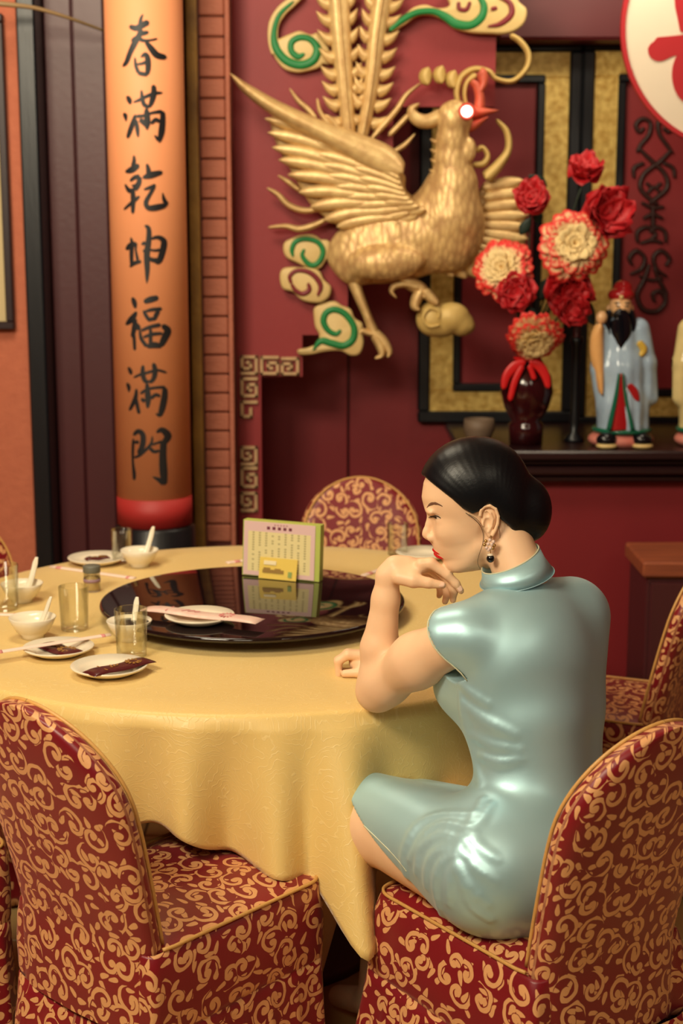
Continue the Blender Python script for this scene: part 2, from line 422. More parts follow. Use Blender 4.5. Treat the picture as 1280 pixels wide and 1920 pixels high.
# framed altar panels on the niche wall
def framed(name, x0, y0, x1, y1, inner, label):
    Y = YN; X = lambda p: BX(p, Y); Z = lambda p: BZ(p, Y)
    t = thing(name, label, 'screen', (X((x0 + x1) / 2), Y, Z(y1)))
    def ring(nm, a, b, c, d, wpx, m, yf, yb, bev):
        wm = wpx * mpp(Y)
        X0, X1, Z0, Z1 = X(a), X(c), Z(d), Z(b)
        for lo, hi in (((X0, Z1 - wm), (X1, Z1)), ((X0, Z0), (X1, Z0 + wm)), ((X0, Z0 + wm), (X0 + wm, Z1 - wm)), ((X1 - wm, Z0 + wm), (X1, Z1 - wm))):
            obj(nm, *box((lo[0], yf, lo[1]), (hi[0], yb, hi[1]), bev), m, t, smooth=False)
    ring('outer_moulding', x0, y0, x1, y1, 21, M_black, Y - .045, Y, .006)
    ring('gilt_rail', x0 + 21, y0 + 21, x1 - 21, y1 - 13, 45, M_foil, Y - .028, Y, .003)
    ring('inner_moulding', x0 + 66, y0 + 66, x1 - 66, y1 - 58, 14, M_black, Y - .04, Y, .005)
    obj('panel', *box((X(x0 + 80), Y - .014, Z(y1 - 72)), (X(x1 - 80), Y, Z(y0 + 80)), .002), inner, t, smooth=False)
    return t
framed('gilded_screen', 784, 76, 1078, 790, M_red2, 'gilt framed red panel directly behind the golden bird')
p2 = framed('gilded_screen', 1079, 74, 1372, 800, M_red, 'gilt framed red panel with dark carved scrollwork behind the figurine')
M_carv = mat('carved_dark_wood', (62, 32, 28), .45, var=.4, scale=40, bump=.3)
cv = [[(330,740,10),(300,765,12),(283,722,13),(322,690,13),(365,712,13),(358,780,13),(310,840,12),(286,885,8)],
      [(440,740,10),(470,765,12),(490,715,13),(450,688,13),(412,712,13),(420,780,13),(468,850,12),(494,892,8)],
      [(300,860,10),(370,930,14),(450,1010,14),(462,1090,14),(400,1150,14),(360,1180,10)],
      [(488,870,10),(420,940,14),(330,1010,14),(308,1090,14),(370,1160,14),(410,1185,10)],
      [(270,1035,8),(272,975,13),(330,945,12)], [(506,1035,8),(496,975,13),(440,945,12)],
      [(340,1060,10),(385,1090,12),(430,1060,10)], [(350,1120,9),(385,1085,10),(425,1120,9)],
      [(312,1175,10),(380,1205,14),(446,1200,10)], [(322,1270,10),(380,1245,13),(440,1270,10)], [(380,1190,14),(382,1330,14)],
      [(290,1410,9),(292,1345,13),(350,1318,13),(395,1360,12),(360,1395,9)], [(455,1410,9),(450,1345,13),(400,1318,13),(360,1350,9)],
      [(305,1412,9),(380,1395,14),(440,1412,9)],
      [(262,1540,8),(245,1495,13),(285,1455,14),(332,1495,13),(312,1560,13),(246,1592,8)], [(452,1545,8),(476,1500,13),(430,1455,14),(385,1490,13),(402,1560,13),(464,1606,8)],
      [(360,1530,10),(330,1620,14),(290,1710,15),(325,1795,16),(405,1805,15),(452,1750,14),(425,1690,13),(380,1705,12),(392,1755,9)],
      [(385,1550,10),(425,1640,13),(455,1700,12),(452,1770,10)], [(300,1600,9),(370,1625,11),(440,1610,9)]]
mb = MB()
for s_ in cv: mb.add(*pxstroke(s_, YN - .014, .014, off=(1100, 0), sc=3.094, k=5))
mb.build('carved_scrollwork', M_carv, p2)
struct(obj('trim_3', *box((BX(924, 5.0), 4.98, BZ(76, 5.0)), (2.2, YN, 2.9), .01), mat('beam_paint', (104, 36, 42), .45, var=.4, scale=5, stretch=(.3, 2, 2)), smooth=False))

# altar: worktop with mouldings, red front, plinth
YA = 4.45; zs = BZ(846, YA); x0 = BX(868, YA); x1 = 2.2
al = thing('altar_table', 'dark wooden altar table with moulded edge and red front panel', 'altar', (x0, YA, 0))
obj('top', *box((x0, YA, zs - .028), (x1, YN, zs), .006), M_altar, al, smooth=False)
for a, b, y in ((.03, .048, .03), (.05, .075, .012), (.078, .10, .04)):
    obj('moulding', *box((x0 + .02, YA + y, zs - b), (x1, YN, zs - a), .007), M_altar, al, smooth=False)
obj('front_panel', *box((x0 + .04, YA + .1, .13), (x1, YA + .14, zs - .1), .004), M_red2, al, smooth=False)
obj('rail', *box((x0 + .04, YA + .09, .13), (x1, YA + .1, .20), .003), M_altar, al, smooth=False)
obj('plinth', *box((x0 + .03, YA + .06, 0), (x1, YN, .13), .006), M_black, al, smooth=False)

# round column wearing the red scroll
XCOL, YC, RC = -.543, 4.36, .104
cb = BZ(992, YC - RC)
M_cpaint = paint('column_paint', (96, 34, 34), .4)
co = struct(obj('column', *lathe([(RC, 0), (RC, 2.9)], 48, XCOL, YC), M_cpaint))
obj('column_base', *lathe([(RC + .03, 0), (RC + .03, .5), (RC + .012, .53), (RC + .012, cb - .012), (RC + .001, cb - .004)], 48, XCOL, YC), M_black, co)
def col_sheet(zlo, zhi, r, a0=-95, a1=95, n=40):
    V = []
    for i in range(n):
        a = math.radians(a0 + (a1 - a0) * i / (n - 1))
        for rr in (r, r + .0015):
            for z in (zlo, zhi): V.append((XCOL + rr * math.sin(a), YC - rr * math.cos(a), z))
    F = []
    for i in range(n - 1):
        b, c = i * 4, i * 4 + 4
        F += [(b + 2, b + 3, c + 3, c + 2), (b, c, c + 1, b + 1), (b + 1, c + 1, c + 3, b + 3), (b, b + 2, c + 2, c)]
    F += [(0, 1, 3, 2), (4 * n - 4, 4 * n - 2, 4 * n - 1, 4 * n - 3)]
    return V, F
cz1 = BZ(942, YC - RC)
sc = thing('couplet_scroll', 'tall orange red couplet with black brush characters on round column', 'scroll', (XCOL, YC - RC, cb))
obj('paper', *col_sheet(cz1, 2.75, RC + .002), mat('orange_paper', (232, 154, 106), .6, var=.25, scale=5, c2=(222, 136, 90)), sc)
obj('red_border', *col_sheet(cb, cz1 + .004, RC + .0032), mat('red_paper', (176, 44, 42), .55, var=.2, scale=6), sc)
M_ink = mat('black_ink', (16, 16, 20), .5)
CH = [
 (6.856, (200, 20), [[(255,200,24),(350,228,34),(430,190,36),(520,140,32)],[(440,45,8),(412,110,20),(400,190,26)],[(370,300,20),(440,292,28),(515,275,16)],
   [(285,395,22),(370,350,28),(440,385,20),(540,378,13),(625,355,13)],[(420,230,30),(390,320,32),(330,420,36),(270,540,32),(220,660,28),(165,715,14)],
   [(470,390,20),(540,480,36),(620,568,40),(738,590,28)],[(335,600,10),(345,700,20),(380,800,24)],[(410,600,12),(470,560,24),(500,620,34),(505,740,32),(490,830,22)],
   [(370,798,22),(440,815,24),(500,822,20)],[(360,690,10),(430,680,16),(500,650,20)]]),
 (6.856, (200, 20), [[(225,1095,18),(258,1148,32),(275,1205,14)],[(175,1315,14),(203,1350,28),(215,1425,7)],[(310,1180,8),(390,1150,18),(480,1105,20),(590,1062,22),(690,1050,12)],
   [(420,1020,12),(430,1120,24),(450,1200,26),(492,1232,24)],[(575,950,26),(578,1060,34),(552,1170,30),(520,1240,18)],[(440,1215,14),(500,1232,20),(550,1215,16)],
   [(485,1250,18),(490,1340,36),(498,1440,34),(490,1535,14)],[(345,1335,18),(312,1430,28),(270,1540,30),(232,1640,20)],[(350,1360,20),(450,1350,18),(560,1312,16),(690,1290,26)],
   [(688,1285,26),(688,1400,32),(672,1560,36),(645,1695,18)],[(585,1600,8),(640,1660,28)],[(350,1400,18),(366,1520,26),(376,1625,12)],[(395,1400,25),(440,1430,30),(500,1485,28)],
   [(540,1455,16),(600,1400,24),(655,1425,20)]]),
 (6.856, (200, 280), [[(320,75,12),(322,160,26),(300,225,24)],[(200,290,16),(290,262,40),(392,200,28)],[(265,410,16),(330,362,26),(400,350,28)],[(400,350,24),(382,440,34),(325,525,34)],
   [(195,445,10),(250,525,28),(300,530,28)],[(290,470,12),(360,455,16)],[(302,500,26),(310,640,32),(304,830,20)],[(180,775,12),(260,710,20),(330,655,24),(398,600,14)],
   [(490,185,16),(512,280,30),(500,370,22)],[(435,365,16),(540,332,40),(688,290,24)],[(450,518,10),(530,490,20),(600,452,14)],
   [(600,455,18),(540,560,22),(478,680,28),(512,752,32),(620,745,38),(750,710,26)],[(688,555,5),(705,640,22),(742,712,28)]]),
 (6.856, (200, 280), [[(278,1130,10),(292,1220,26),(285,1350,28),(288,1515,20)],[(205,1290,16),(270,1242,38),(355,1205,24)],[(260,1515,12),(330,1462,26),(420,1440,18)],
   [(350,1200,18),(346,1300,14),(372,1430,22)],[(460,980,16),(512,1015,28),(516,1150,34),(490,1350,38),(496,1550,32),(490,1728,12)],[(420,1222,14),(475,1200,26)],
   [(535,1155,14),(630,1130,24),(705,1180,36),(692,1300,38),(650,1430,36),(595,1460,22)],[(520,1290,12),(600,1300,16),(660,1290,18)],[(495,1395,22),(580,1425,28),(640,1420,26)],[(440,1312,18),(480,1300,24)]]),
 (7.3875, (200, 540), [[(318,130,20),(350,205,36),(366,285,16)],[(218,515,16),(290,450,40),(350,380,34),(382,325,14)],[(360,420,26),(350,540,36),(316,690,26)],[(330,560,20),(345,700,24),(355,868,20)],
   [(375,480,16),(400,540,36),(435,585,16)],[(485,195,28),(580,160,42),(690,132,32)],[(478,310,12),(510,370,24),(560,445,24)],[(485,330,12),(600,300,24),(738,290,24)],
   [(692,310,26),(650,390,30),(640,445,16)],[(535,445,22),(600,430,26),(660,432,14)],[(428,590,16),(450,700,24),(530,812,26)],[(445,592,18),(570,540,24),(720,510,28)],
   [(735,515,30),(810,590,44),(770,700,46),(715,815,32)],[(525,810,26),(630,790,42),(735,812,26)],[(580,560,18),(580,680,24),(580,790,24)],[(475,682,14),(600,640,24),(745,630,18)]]),
 (7.3875, (200, 540), [[(255,1100,16),(288,1158,28),(302,1205,14)],[(235,1320,16),(262,1378,28),(266,1450,8)],[(335,1245,14),(430,1200,18),(540,1170,20),(680,1140,18),(806,1182,18)],
   [(475,1065,20),(470,1180,32),(500,1280,30),(560,1302,22)],[(620,1035,24),(642,1150,36),(620,1260,30),(560,1312,22)],[(530,1310,22),(540,1450,38),(545,1560,38),(538,1668,16)],
   [(380,1395,16),(370,1500,28),(330,1600,28),(272,1705,18)],[(370,1500,16),(390,1620,26),(420,1745,22)],[(435,1465,20),(540,1400,20),(680,1378,18),(785,1380,24)],
   [(775,1380,30),(772,1500,40),(742,1660,42),(705,1788,26)],[(655,1740,12),(712,1772,28)],[(450,1530,22),(500,1572,28)],[(580,1532,22),(650,1480,24),(715,1502,18)]]),
 (8.0, (200, 780), [[(360,340,20),(350,500,22),(350,700,18),(370,870,28),(370,970,22)],[(355,295,22),(440,230,36),(512,290,42),(502,450,42),(435,575,34)],[(370,400,20),(450,390,30)],
   [(365,632,16),(460,590,22),(560,500,24),(640,410,22),(656,295,9)],[(615,475,26),(680,532,26),(765,520,20)],[(715,248,18),(800,212,40),(885,310,52),(815,425,38)],
   [(645,432,16),(740,400,18),(800,390,26)],[(825,350,44),(812,600,52),(822,850,56),(842,1040,34)],[(660,908,8),(760,960,34),(832,1022,40)]])]
for s_, off, st in CH:                              # one object for each written character
    mb = MB()
    for j, pts in enumerate(st):
        V, F = pxstroke(pts, YC - RC, .0, dome=False, n=16, k=5, off=off, sc=s_)
        dx = np.clip((V[:, 0] - XCOL + .006) * .94, -.98 * RC, .98 * RC)
        r = RC + .0045 + .00012 * j + np.where(np.arange(len(V)) % 7 % 6 == 0, -.0008, 0)
        a = np.arcsin(dx / RC); V = np.c_[XCOL + r * np.sin(a), YC - r * np.cos(a), V[:, 2]]; mb.add(V, F)
    mb.build('brush_character', M_ink, sc, smooth=False)

# picture frame and pipe at the far left
YP = 4.615; fx1 = BX(26, YP); fz0, fz1 = BZ(617, YP), BZ(27, YP)
pf = thing('picture_frame', 'dark framed pale picture hanging on the salmon wall', 'picture', (fx1 - .3, YP, fz0))
Mfr = mat('picture_frame_wood', (44, 24, 26), .4, var=.4)
for lo, hi in (((fx1 - .6, fz0), (fx1, fz0 + .024)), ((fx1 - .6, fz1 - .024), (fx1, fz1)), ((fx1 - .024, fz0 + .024), (fx1, fz1 - .024)), ((fx1 - .6, fz0 + .024), (fx1 - .576, fz1 - .024))):
    obj('rail', *box((lo[0], YP - .03, lo[1]), (hi[0], YP, hi[1]), .004), Mfr, pf, smooth=False)
obj('print', *box((fx1 - .58, YP - .008, fz0 + .02), (fx1 - .02, YP, fz1 - .02)), mat('cream_print', (206, 184, 136), .6, var=.1, scale=2), pf, smooth=False)
P = catmull([W(-40, 4, 4.4), W(20, 9, 4.42), W(70, 16, 4.45), W(130, 34, 4.5), W(196, 58, 4.6)], 30)
tag(obj('cable', *tube(P, np.linspace(.008, .004, 30), 8), mat('cable_sheath', (150, 122, 84), .5, var=.3), origin=P[-1]), 'pale cable sagging across the top of the dark wood panel', 'cable')

# ================================================================ golden bird on the carved board
def gold_paint():
    g = G('gold_paint'); co = g.coord(); n = g.noise(co, 30., 5.); k = g.noise(g.mapv(co, (1, 1, 1)), 110., 3.)
    g.set(Base_Color=g.mix(g.ramp(n, .3, .75) * .7, lin((230, 198, 136)), lin((182, 136, 86))), Metallic=.25, Roughness=.42)
    g.bump(k + n, .25, .004); return g.mat
def gold_plumage():
    g = G('gold_plumage'); co = g.coord(); v = g.mapv(co, (1, .6, .45), rot=(0, .25, 0))
    vo = g.n('ShaderNodeTexVoronoi', {'Vector': v, 'Scale': 62.}, out='Distance'); n = g.noise(co, 26., 4.)
    g.set(Base_Color=g.mix(g.ramp(vo, .25, .75) * .6, lin((224, 188, 126)), lin((164, 116, 74))), Metallic=.25, Roughness=.42)
    g.bump(g.m('SUBTRACT', 1., vo) + n * .4, .45, .006); return g.mat
M_gold, M_plume = gold_paint(), gold_plumage()
M_cream = mat('cream_paint', (218, 190, 128), .5, var=.35, scale=25, c2=(190, 150, 90), bump=.2)
M_cream2 = mat('cloud_gold', (206, 176, 104), .5, .1, var=.35, scale=25, c2=(176, 138, 78), bump=.2)
M_green = mat('green_paint', (20, 128, 64), .5, var=.3, scale=25)
M_mar = mat('maroon_paint', (126, 34, 42), .5, var=.3, scale=25)
O1 = dict(off=(400, 0), sc=2.1333)
ph = thing('phoenix_relief', 'large golden carved phoenix with spread wings and glowing red eye', 'sculpture', W(700, 560, YB) + [0, 0, 0])
def st(name, pts, Y, t, m=M_gold, parent=ph, **k):
    k = {**O1, **k}; return obj(name, *pxstroke(pts, Y, t, **k), m, parent)
Q = lambda x, y, Y=YB: W(400 + x / 2.1333, y / 2.1333, Y)
S1 = mpp(YB) / 2.1333                               # metres per unit of that sketch
def e3(x, y, dep, rx, ry, rd, ang=0):               # centre, depth in front of the board, radii, tilt in the board plane
    a = math.radians(ang); c = Q(x, y); c[1] = YB - dep
    R = np.array([[math.cos(a), 0, -math.sin(a)], [0, 1, 0], [math.sin(a), 0, math.cos(a)]])
    return c, np.array([rx * S1, rd, ry * S1]), R
def bird(P):
    d = sd_ell(P, *e3(760, 960, .06, 300, 150, .085, 14))
    d = smin(d, sd_ell(P, *e3(935, 880, .075, 115, 190, .085, 10)), .05)
    d = smin(d, sd_ell(P, *e3(690, 1045, .13, 140, 68, .055, 3)), .012)
    d = smin(d, sd_ell(P, *e3(570, 1065, .08, 70, 65, .05, 20)), .03)
    nk = [(955, 860, 95, .09), (955, 740, 80, .095), (945, 640, 62, .10), (945, 560, 55, .11), (950, 500, 50, .12)]
    d = smin(d, chain(P, [(*(Q(a, b) * [1, 0, 1] + [0, YB - h, 0]), r * S1) for a, b, r, h in nk]), .03)
    d = smin(d, sd_ell(P, *e3(952, 485, .125, 66, 66, .042, 0)), .012)
    d = smin(d, sd_ell(P, *e3(1000, 612, .125, 34, 50, .022, -8)), .006)
    return d
lo, hi = Q(420, 1190), Q(1120, 380)
obj('body', *sdf_mesh(bird, (lo[0], YB - .2, lo[2]), (hi[0], YB, hi[2]), .005), M_plume, ph)
bk = MB()
bk.add(*pxstroke([(985, 452, 30), (1040, 450, 26), (1090, 447, 14), (1140, 444, 1.5)], YB - .105, .03, **O1))
bk.build('beak', mat('beak_glow_paint', (206, 96, 72), .45, var=.3), ph)
obj('beak', *pxstroke([(985, 505, 28), (1035, 500, 22), (1075, 480, 10), (1100, 468, 2)], YB - .105, .022, **O1), MATS['beak_glow_paint'], ph)
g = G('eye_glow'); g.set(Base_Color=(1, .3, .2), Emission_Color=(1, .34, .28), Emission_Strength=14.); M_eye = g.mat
c, _, _ = e3(995, 462, .168, 1, 1, 1)
eye = obj('eye', *ellipsoid(c, np.array([20 * S1, .006, 20 * S1])), M_eye, ph)
obj('eye_rim', *tube([c + np.array([math.cos(t) * 26 * S1, .004, math.sin(t) * 26 * S1]) for t in np.linspace(0, 2 * math.pi, 24, endpoint=False)], 6 * S1, 8, True), mat('eye_rim_glow_red', (190, 70, 54), .4), ph)  # red glow round the eye, put into the rim's colour
# near wing: shoulder arm, base, three rows of feathers
wing = obj('wing', *slab([(240,470),(400,545),(600,625),(755,690),(772,765),(868,838),(835,930),(700,972),(540,925),(400,830),(320,700),(250,570)], YB - .05, .03, .012, 60, **O1), M_gold, ph)
obj('wing_arm', *pxstroke([(70,298,4),(140,362,20),(260,440,30),(420,520,38),(560,585,52),(680,645,60),(755,695,34)], YB - .125, .055, n=40, k=9, **O1), M_gold, wing)
def feathers(tips, roots, Y, t, hw, dy):
    for i, (a, b) in enumerate(zip(tips, roots)):
        a, b = np.array(a, float), np.array(b, float); d = b - a; nn = np.array([-d[1], d[0]]) * -.05
        pts = [(*(a + d * u + nn * math.sin(u * 3.14)), hw * s) for u, s in ((0, .12), (.12, .75), (.35, 1), (.7, .95), (1, .6))]
        V, F = pxstroke(pts, Y - dy * i, t, n=18, k=7, **O1); u = np.repeat(np.linspace(0, 1, 18), 9); V[:, 1] += .035 * (1 - u)
        obj('feather', V, F, M_gold, wing)
feathers([(203,472),(214,528),(232,588),(258,638),(295,698),(338,768),(385,828),(440,880),(492,908),(552,944),(622,974),(704,978)],
         [(640,640),(650,678),(650,712),(655,742),(660,768),(672,800),(684,820),(702,845),(722,870),(742,892),(762,900),(800,900)], YB - .13, .022, 27, -.0015)
feathers([(392,560),(400,610),(420,655),(445,700),(478,745),(515,790),(555,830),(602,862),(655,890),(715,905)],
         [(690,690),(700,715),(705,738),(715,760),(722,782),(735,800),(745,818),(765,835),(785,850),(815,860)], YB - .145, .02, 24, -.0015)
feathers([(545,628),(552,668),(572,710),(598,748),(630,782),(668,812),(712,838),(760,858)],
         [(745,715),(752,738),(760,760),(770,780),(785,798),(800,812),(820,826),(845,838)], YB - .16, .02, 22, -.0015)
# far wing
far = obj('far_wing', *slab([(1070,745),(1225,722),(1235,800),(1250,900),(1235,1000),(1160,1070),(1050,1105),(930,1095),(980,1040),(1040,930)], YB - .02, .02, .006, 50, **O1), M_gold, ph)
tips = [(1238,722),(1240,765),(1248,812),(1258,860),(1262,908),(1256,956),(1240,1000),(1208,1040),(1165,1070),(1115,1094),(1062,1108),(1008,1112),(955,1106),(905,1096)]
roots = [(1070,752),(1070,790),(1068,830),(1064,868),(1060,900),(1056,930),(1050,955),(1040,980),(1026,1000),(1008,1018),(988,1032),(962,1044),(936,1054),(905,1062)]
for i, (a, b) in enumerate(zip(tips, roots)):
    obj('feather', *pxstroke([(*a, 10), (a[0] * .6 + b[0] * .4, a[1] * .6 + b[1] * .4, 25), (*b, 20)], YB - .035 - .001 * i, .02, n=12, **O1), M_gold, far)
# tail plumes with barbs
for sp, hw in (([(545,560),(532,420),(522,300),(510,160),(500,20),(492,-90)], 42), ([(592,560),(618,420),(636,300),(650,160),(668,30),(690,-90)], 36)):
    P = catmull(np.array(sp, float), 60)
    pl = st('tail_plume', [(*p, hw * (.6 + .4 * min(1, i / 12))) for i, p in enumerate(P[::4])], YB - .05, .03, n=40)
    st('quill', [(*p, 7) for p in P[::6]], YB - .078, .012, parent=pl, n=40)
    for i in range(6, 58, 6):
        p = P[i]; T = P[min(i + 1, 59)] - P[i - 1]; T /= np.linalg.norm(T); Nn = np.array([-T[1], T[0]])
        for sg in (-1, 1):
            L = 66 if (sg * Nn[0] > 0) == (hw < 40) else 50
            a = p + sg * Nn * hw * .6 + T * -6; b = a + sg * Nn * L * .55 + T * 14; c = a + sg * Nn * L + T * 46
            st('barb', [(*a, 30), (*b, 18), (*c, 2)], YB - .045 + .003 * sg, .016, parent=pl, n=10, k=5)
# wisps, crest, curls
for pts in ([(305,355,4),(338,402,9),(380,440,11),(412,475,8)], [(415,395,5),(428,450,9),(468,505,10),(510,545,8)], [(215,752,5),(258,778,10),(300,820,12),(362,842,12),(440,835,8)],
            [(218,910,6),(290,905,10),(342,916,12),(400,902,12),(460,872,8)], [(258,702,4),(300,728,10),(345,762,10)], [(830,332,4),(772,380,9),(732,440,11),(672,510,12),(630,560,8)],
            [(822,418,3),(800,440,8),(760,482,11),(700,545,10)], [(806,535,3),(765,580,10),(715,612,10)], [(370,465,6),(450,505,12),(530,550,12)], [(455,460,4),(500,510,12),(540,560,12)],
            [(470,1030,10),(520,1042,12),(560,1050,12)], [(480,1060,6),(520,1070,10),(560,1075,12)], [(505,1110,4),(525,1090,10),(560,1080,12)]):
    st('wisp', pts, YB - .05, .022)
st('head_plume', [(822,415,4),(792,440,16),(812,475,24),(860,486,27),(935,455,30)], YB - .11, .03)
for x, y in ((850, 306), (906, 300), (955, 318)):
    st('crest_bead', [(x + 8, y - 34, 14), (x - 2, y, 26), (x + 6, y + 36, 14)], YB - .07, .03, M_cream2)
st('crest', [(985,440,9),(972,370,11),(990,310,12),(1040,278,12),(1100,286,10),(1130,315,9),(1195,325,10),(1250,275,11),(1258,215,11),(1225,165,11),(1185,140,10)], YB - .08, .022, M_cream2, n=60)
st('crest', [(1012,430,7),(1004,375,9),(1014,330,10),(1050,300,16)], YB - .085, .022, M_cream2)
st('comb', [(1062,440,22),(1064,390,18),(1052,345,16),(1030,325,12)], YB - .1, .026, MATS['beak_glow_paint'])  # both comb strokes carry the eye's red light in their colour
st('comb', [(1062,370,14),(1078,335,16),(1074,300,22),(1060,290,22)], YB - .1, .026, MATS['beak_glow_paint'])
st('throat_curl', [(1130,478,6),(1172,528,12),(1178,600,14),(1140,660,20),(1085,715,26)], YB - .07, .026, M_cream2)
st('throat_curl', [(1035,660,10),(1078,655,13),(1096,622,10),(1075,590,9),(1050,605,12)], YB - .08, .02, M_cream2)
for i, (x, y) in enumerate(((866,560),(866,600),(866,640),(862,682),(858,722),(850,762),(838,800))):
    st('neck_spike', [(x, y - 4, 2), (x + 22, y + 8, 10), (x + 55, y + 4, 16)], YB - .10, .018)
st('neck_spike', [(822, 806, 2), (860, 812, 10), (905, 800, 18)], YB - .10, .02)
# legs
st('leg', [(555,1110,26),(585,1190,20),(618,1270,17),(645,1340,22)], YB - .07, .035)
for pts in ([(640,1325,18),(678,1365,20),(702,1405,14),(695,1428,5)], [(640,1335,18),(668,1385,18),(672,1420,12),(645,1432,4)], [(650,1335,16),(620,1330,13),(592,1322,10),(585,1338,4)]):
    st('toe', pts, YB - .075, .03)
st('leg', [(745,1110,26),(790,1135,26),(830,1160,26),(845,1190,22)], YB - .08, .035)
for pts in ([(820,1150,14),(770,1136,15),(728,1142,14),(712,1165,10),(732,1192,3)], [(830,1160,22),(812,1195,22),(806,1225,18),(822,1240,8)], [(840,1160,20),(868,1190,20),(895,1215,14)]):
    st('toe', pts, YB - .09, .03)

# clouds
def cloud(label, outline, spirals, off, scl, Y=YB, t=.03, m=M_cream, tail=None):
    p = np.array(outline, float) / scl + off
    c = thing('cloud_ornament', label, 'ornament', W(p[:, 0].mean(), p[:, 1].max(), Y), group=None)
    obj('plate', *slab(outline, Y, t, .008, 5 * len(outline), off=off, sc=scl), m, c)
    if tail: obj('tail', *pxstroke(tail, Y, t, dome=False, n=40, k=5, off=off, sc=scl), m, c)
    for mm, pts in spirals: obj('spiral', *pxstroke(pts, Y - t, .006, n=8 * len(pts), k=5, off=off, sc=scl), mm, c)
    return c
o6, s6 = (500, 360), 3.0476
cloud('small cream cloud with green spiral beside the phoenix tail, topmost of three', [(95,330),(105,285),(150,260),(190,245),(240,238),(285,250),(310,270),(348,275),(377,310),(370,352),(340,390),(310,432),(270,442),(220,425),(165,400),(115,375)],
      [(M_green, [(215,325,8),(203,365,12),(240,412,15),(280,415,15),(312,378,15),(320,330,15),(288,285,14),(220,268,14),(165,285,14),(144,328,13),(150,370,7)])], o6, s6, YB)
cloud('small cream cloud with maroon spiral, middle of three below phoenix wing', [(75,480),(92,438),(140,428),(185,430),(235,430),(300,450),(328,500),(367,540),(360,592),(322,626),(275,632),(215,622),(180,600),(150,570),(92,550)],
      [(M_mar, [(140,525,9),(132,482,12),(170,450,12),(232,455,14),(282,490,15),(308,542,14),(290,595,8)]), (M_mar, [(140,525,9),(165,562,12),(205,582,14),(242,560,14),(236,518,8)])], o6, s6, YB - .012)
cloud('cream cloud with green spiral and pointed tail beside phoenix foot', [(270,720),(272,660),(330,630),(390,623),(432,648),(480,668),(502,718),(547,750),(546,800),(553,862),(530,922),(480,932),(420,905),(330,910),(260,925),(190,926),(178,900),(240,886),(288,860),(300,815),(278,770)],
      [(M_green, [(424,788,9),(395,812,14),(350,790,16),(324,740,18),(340,690,18),(390,672,18),(450,700,18),(497,770,18),(492,840,20),(440,878,20),(370,865,20),(310,852,18),(262,905,5)])], o6, s6, YB)
o7, s7 = (500, 0), 2.56
cloud('green edged cloud swirl hanging left of the phoenix tail feathers', [(30,205),(66,188),(118,165),(160,153),(210,170),(242,163),(262,190),(300,240),(302,310),(272,312),(250,330),(190,347),(140,352),(80,332),(34,268)],
      [(M_green, [(130,5,6),(62,70,10),(35,150,12),(42,225,17),(90,288,19),(160,312,19),(222,290,19),(242,235,18),(210,190,14),(160,180,14),(120,202,14),(118,245,14),(150,272,14),(182,258,7)])], o7, s7, YB - .005, tail=[(50,265,24),(32,200,22),(36,120,22),(72,58,22),(120,16,20),(170,-30,18)])
cloud('large green and maroon cloud swirl at the top right of phoenix', [(578,157),(648,90),(700,42),(760,28),(820,45),(875,30),(880,-40),(1180,-60),(1202,8),(1242,50),(1232,112),(1190,152),(1130,168),(1060,166),(980,162),(900,142),(850,102),(780,76),(722,82),(662,122),(602,157)],
      [(M_green, [(588,148,10),(650,96,14),(720,60,14),(800,55,14),(860,82,18),(910,115,20),(980,120,18),(1030,82,18),(1042,30,16),(1020,-20,12)]), (M_mar, [(1058,128,5),(1120,115,12),(1172,70,14),(1166,15,12),(1110,-20,10)]),
       (M_mar, [(920,8,8),(924,42,10),(958,46,10),(976,8,8)]), (M_mar, [(1075,45,10),(1105,38,10)])], o7, s7, YB - .02)
bc = thing('cloud_ornament', 'plain puffy golden cloud under the raised claw of phoenix', 'ornament', Q(915, 1345))
def puff(P):
    d = None
    for x, y, rx, ry, dp in ((870,1270,62,66,.10), (945,1265,70,58,.10), (985,1290,48,48,.09), (900,1300,70,42,.09), (1015,1300,24,26,.08)):
        e = sd_ell(P, *e3(x, y, dp - .03, rx, ry, .04)); d = e if d is None else smin(d, e, .006)
    return d
lo, hi = Q(780, 1365), Q(1060, 1180)
obj('puff', *sdf_mesh(puff, (lo[0], YB - .14, lo[2]), (hi[0], YB - .02, hi[2]), .004), M_cream2, bc)
st('spiral', [(905,1300,5),(860,1305,7),(838,1270,7),(862,1235,7),(900,1245,7),(900,1275,5)], YB - .105, .008, M_cream2, bc)

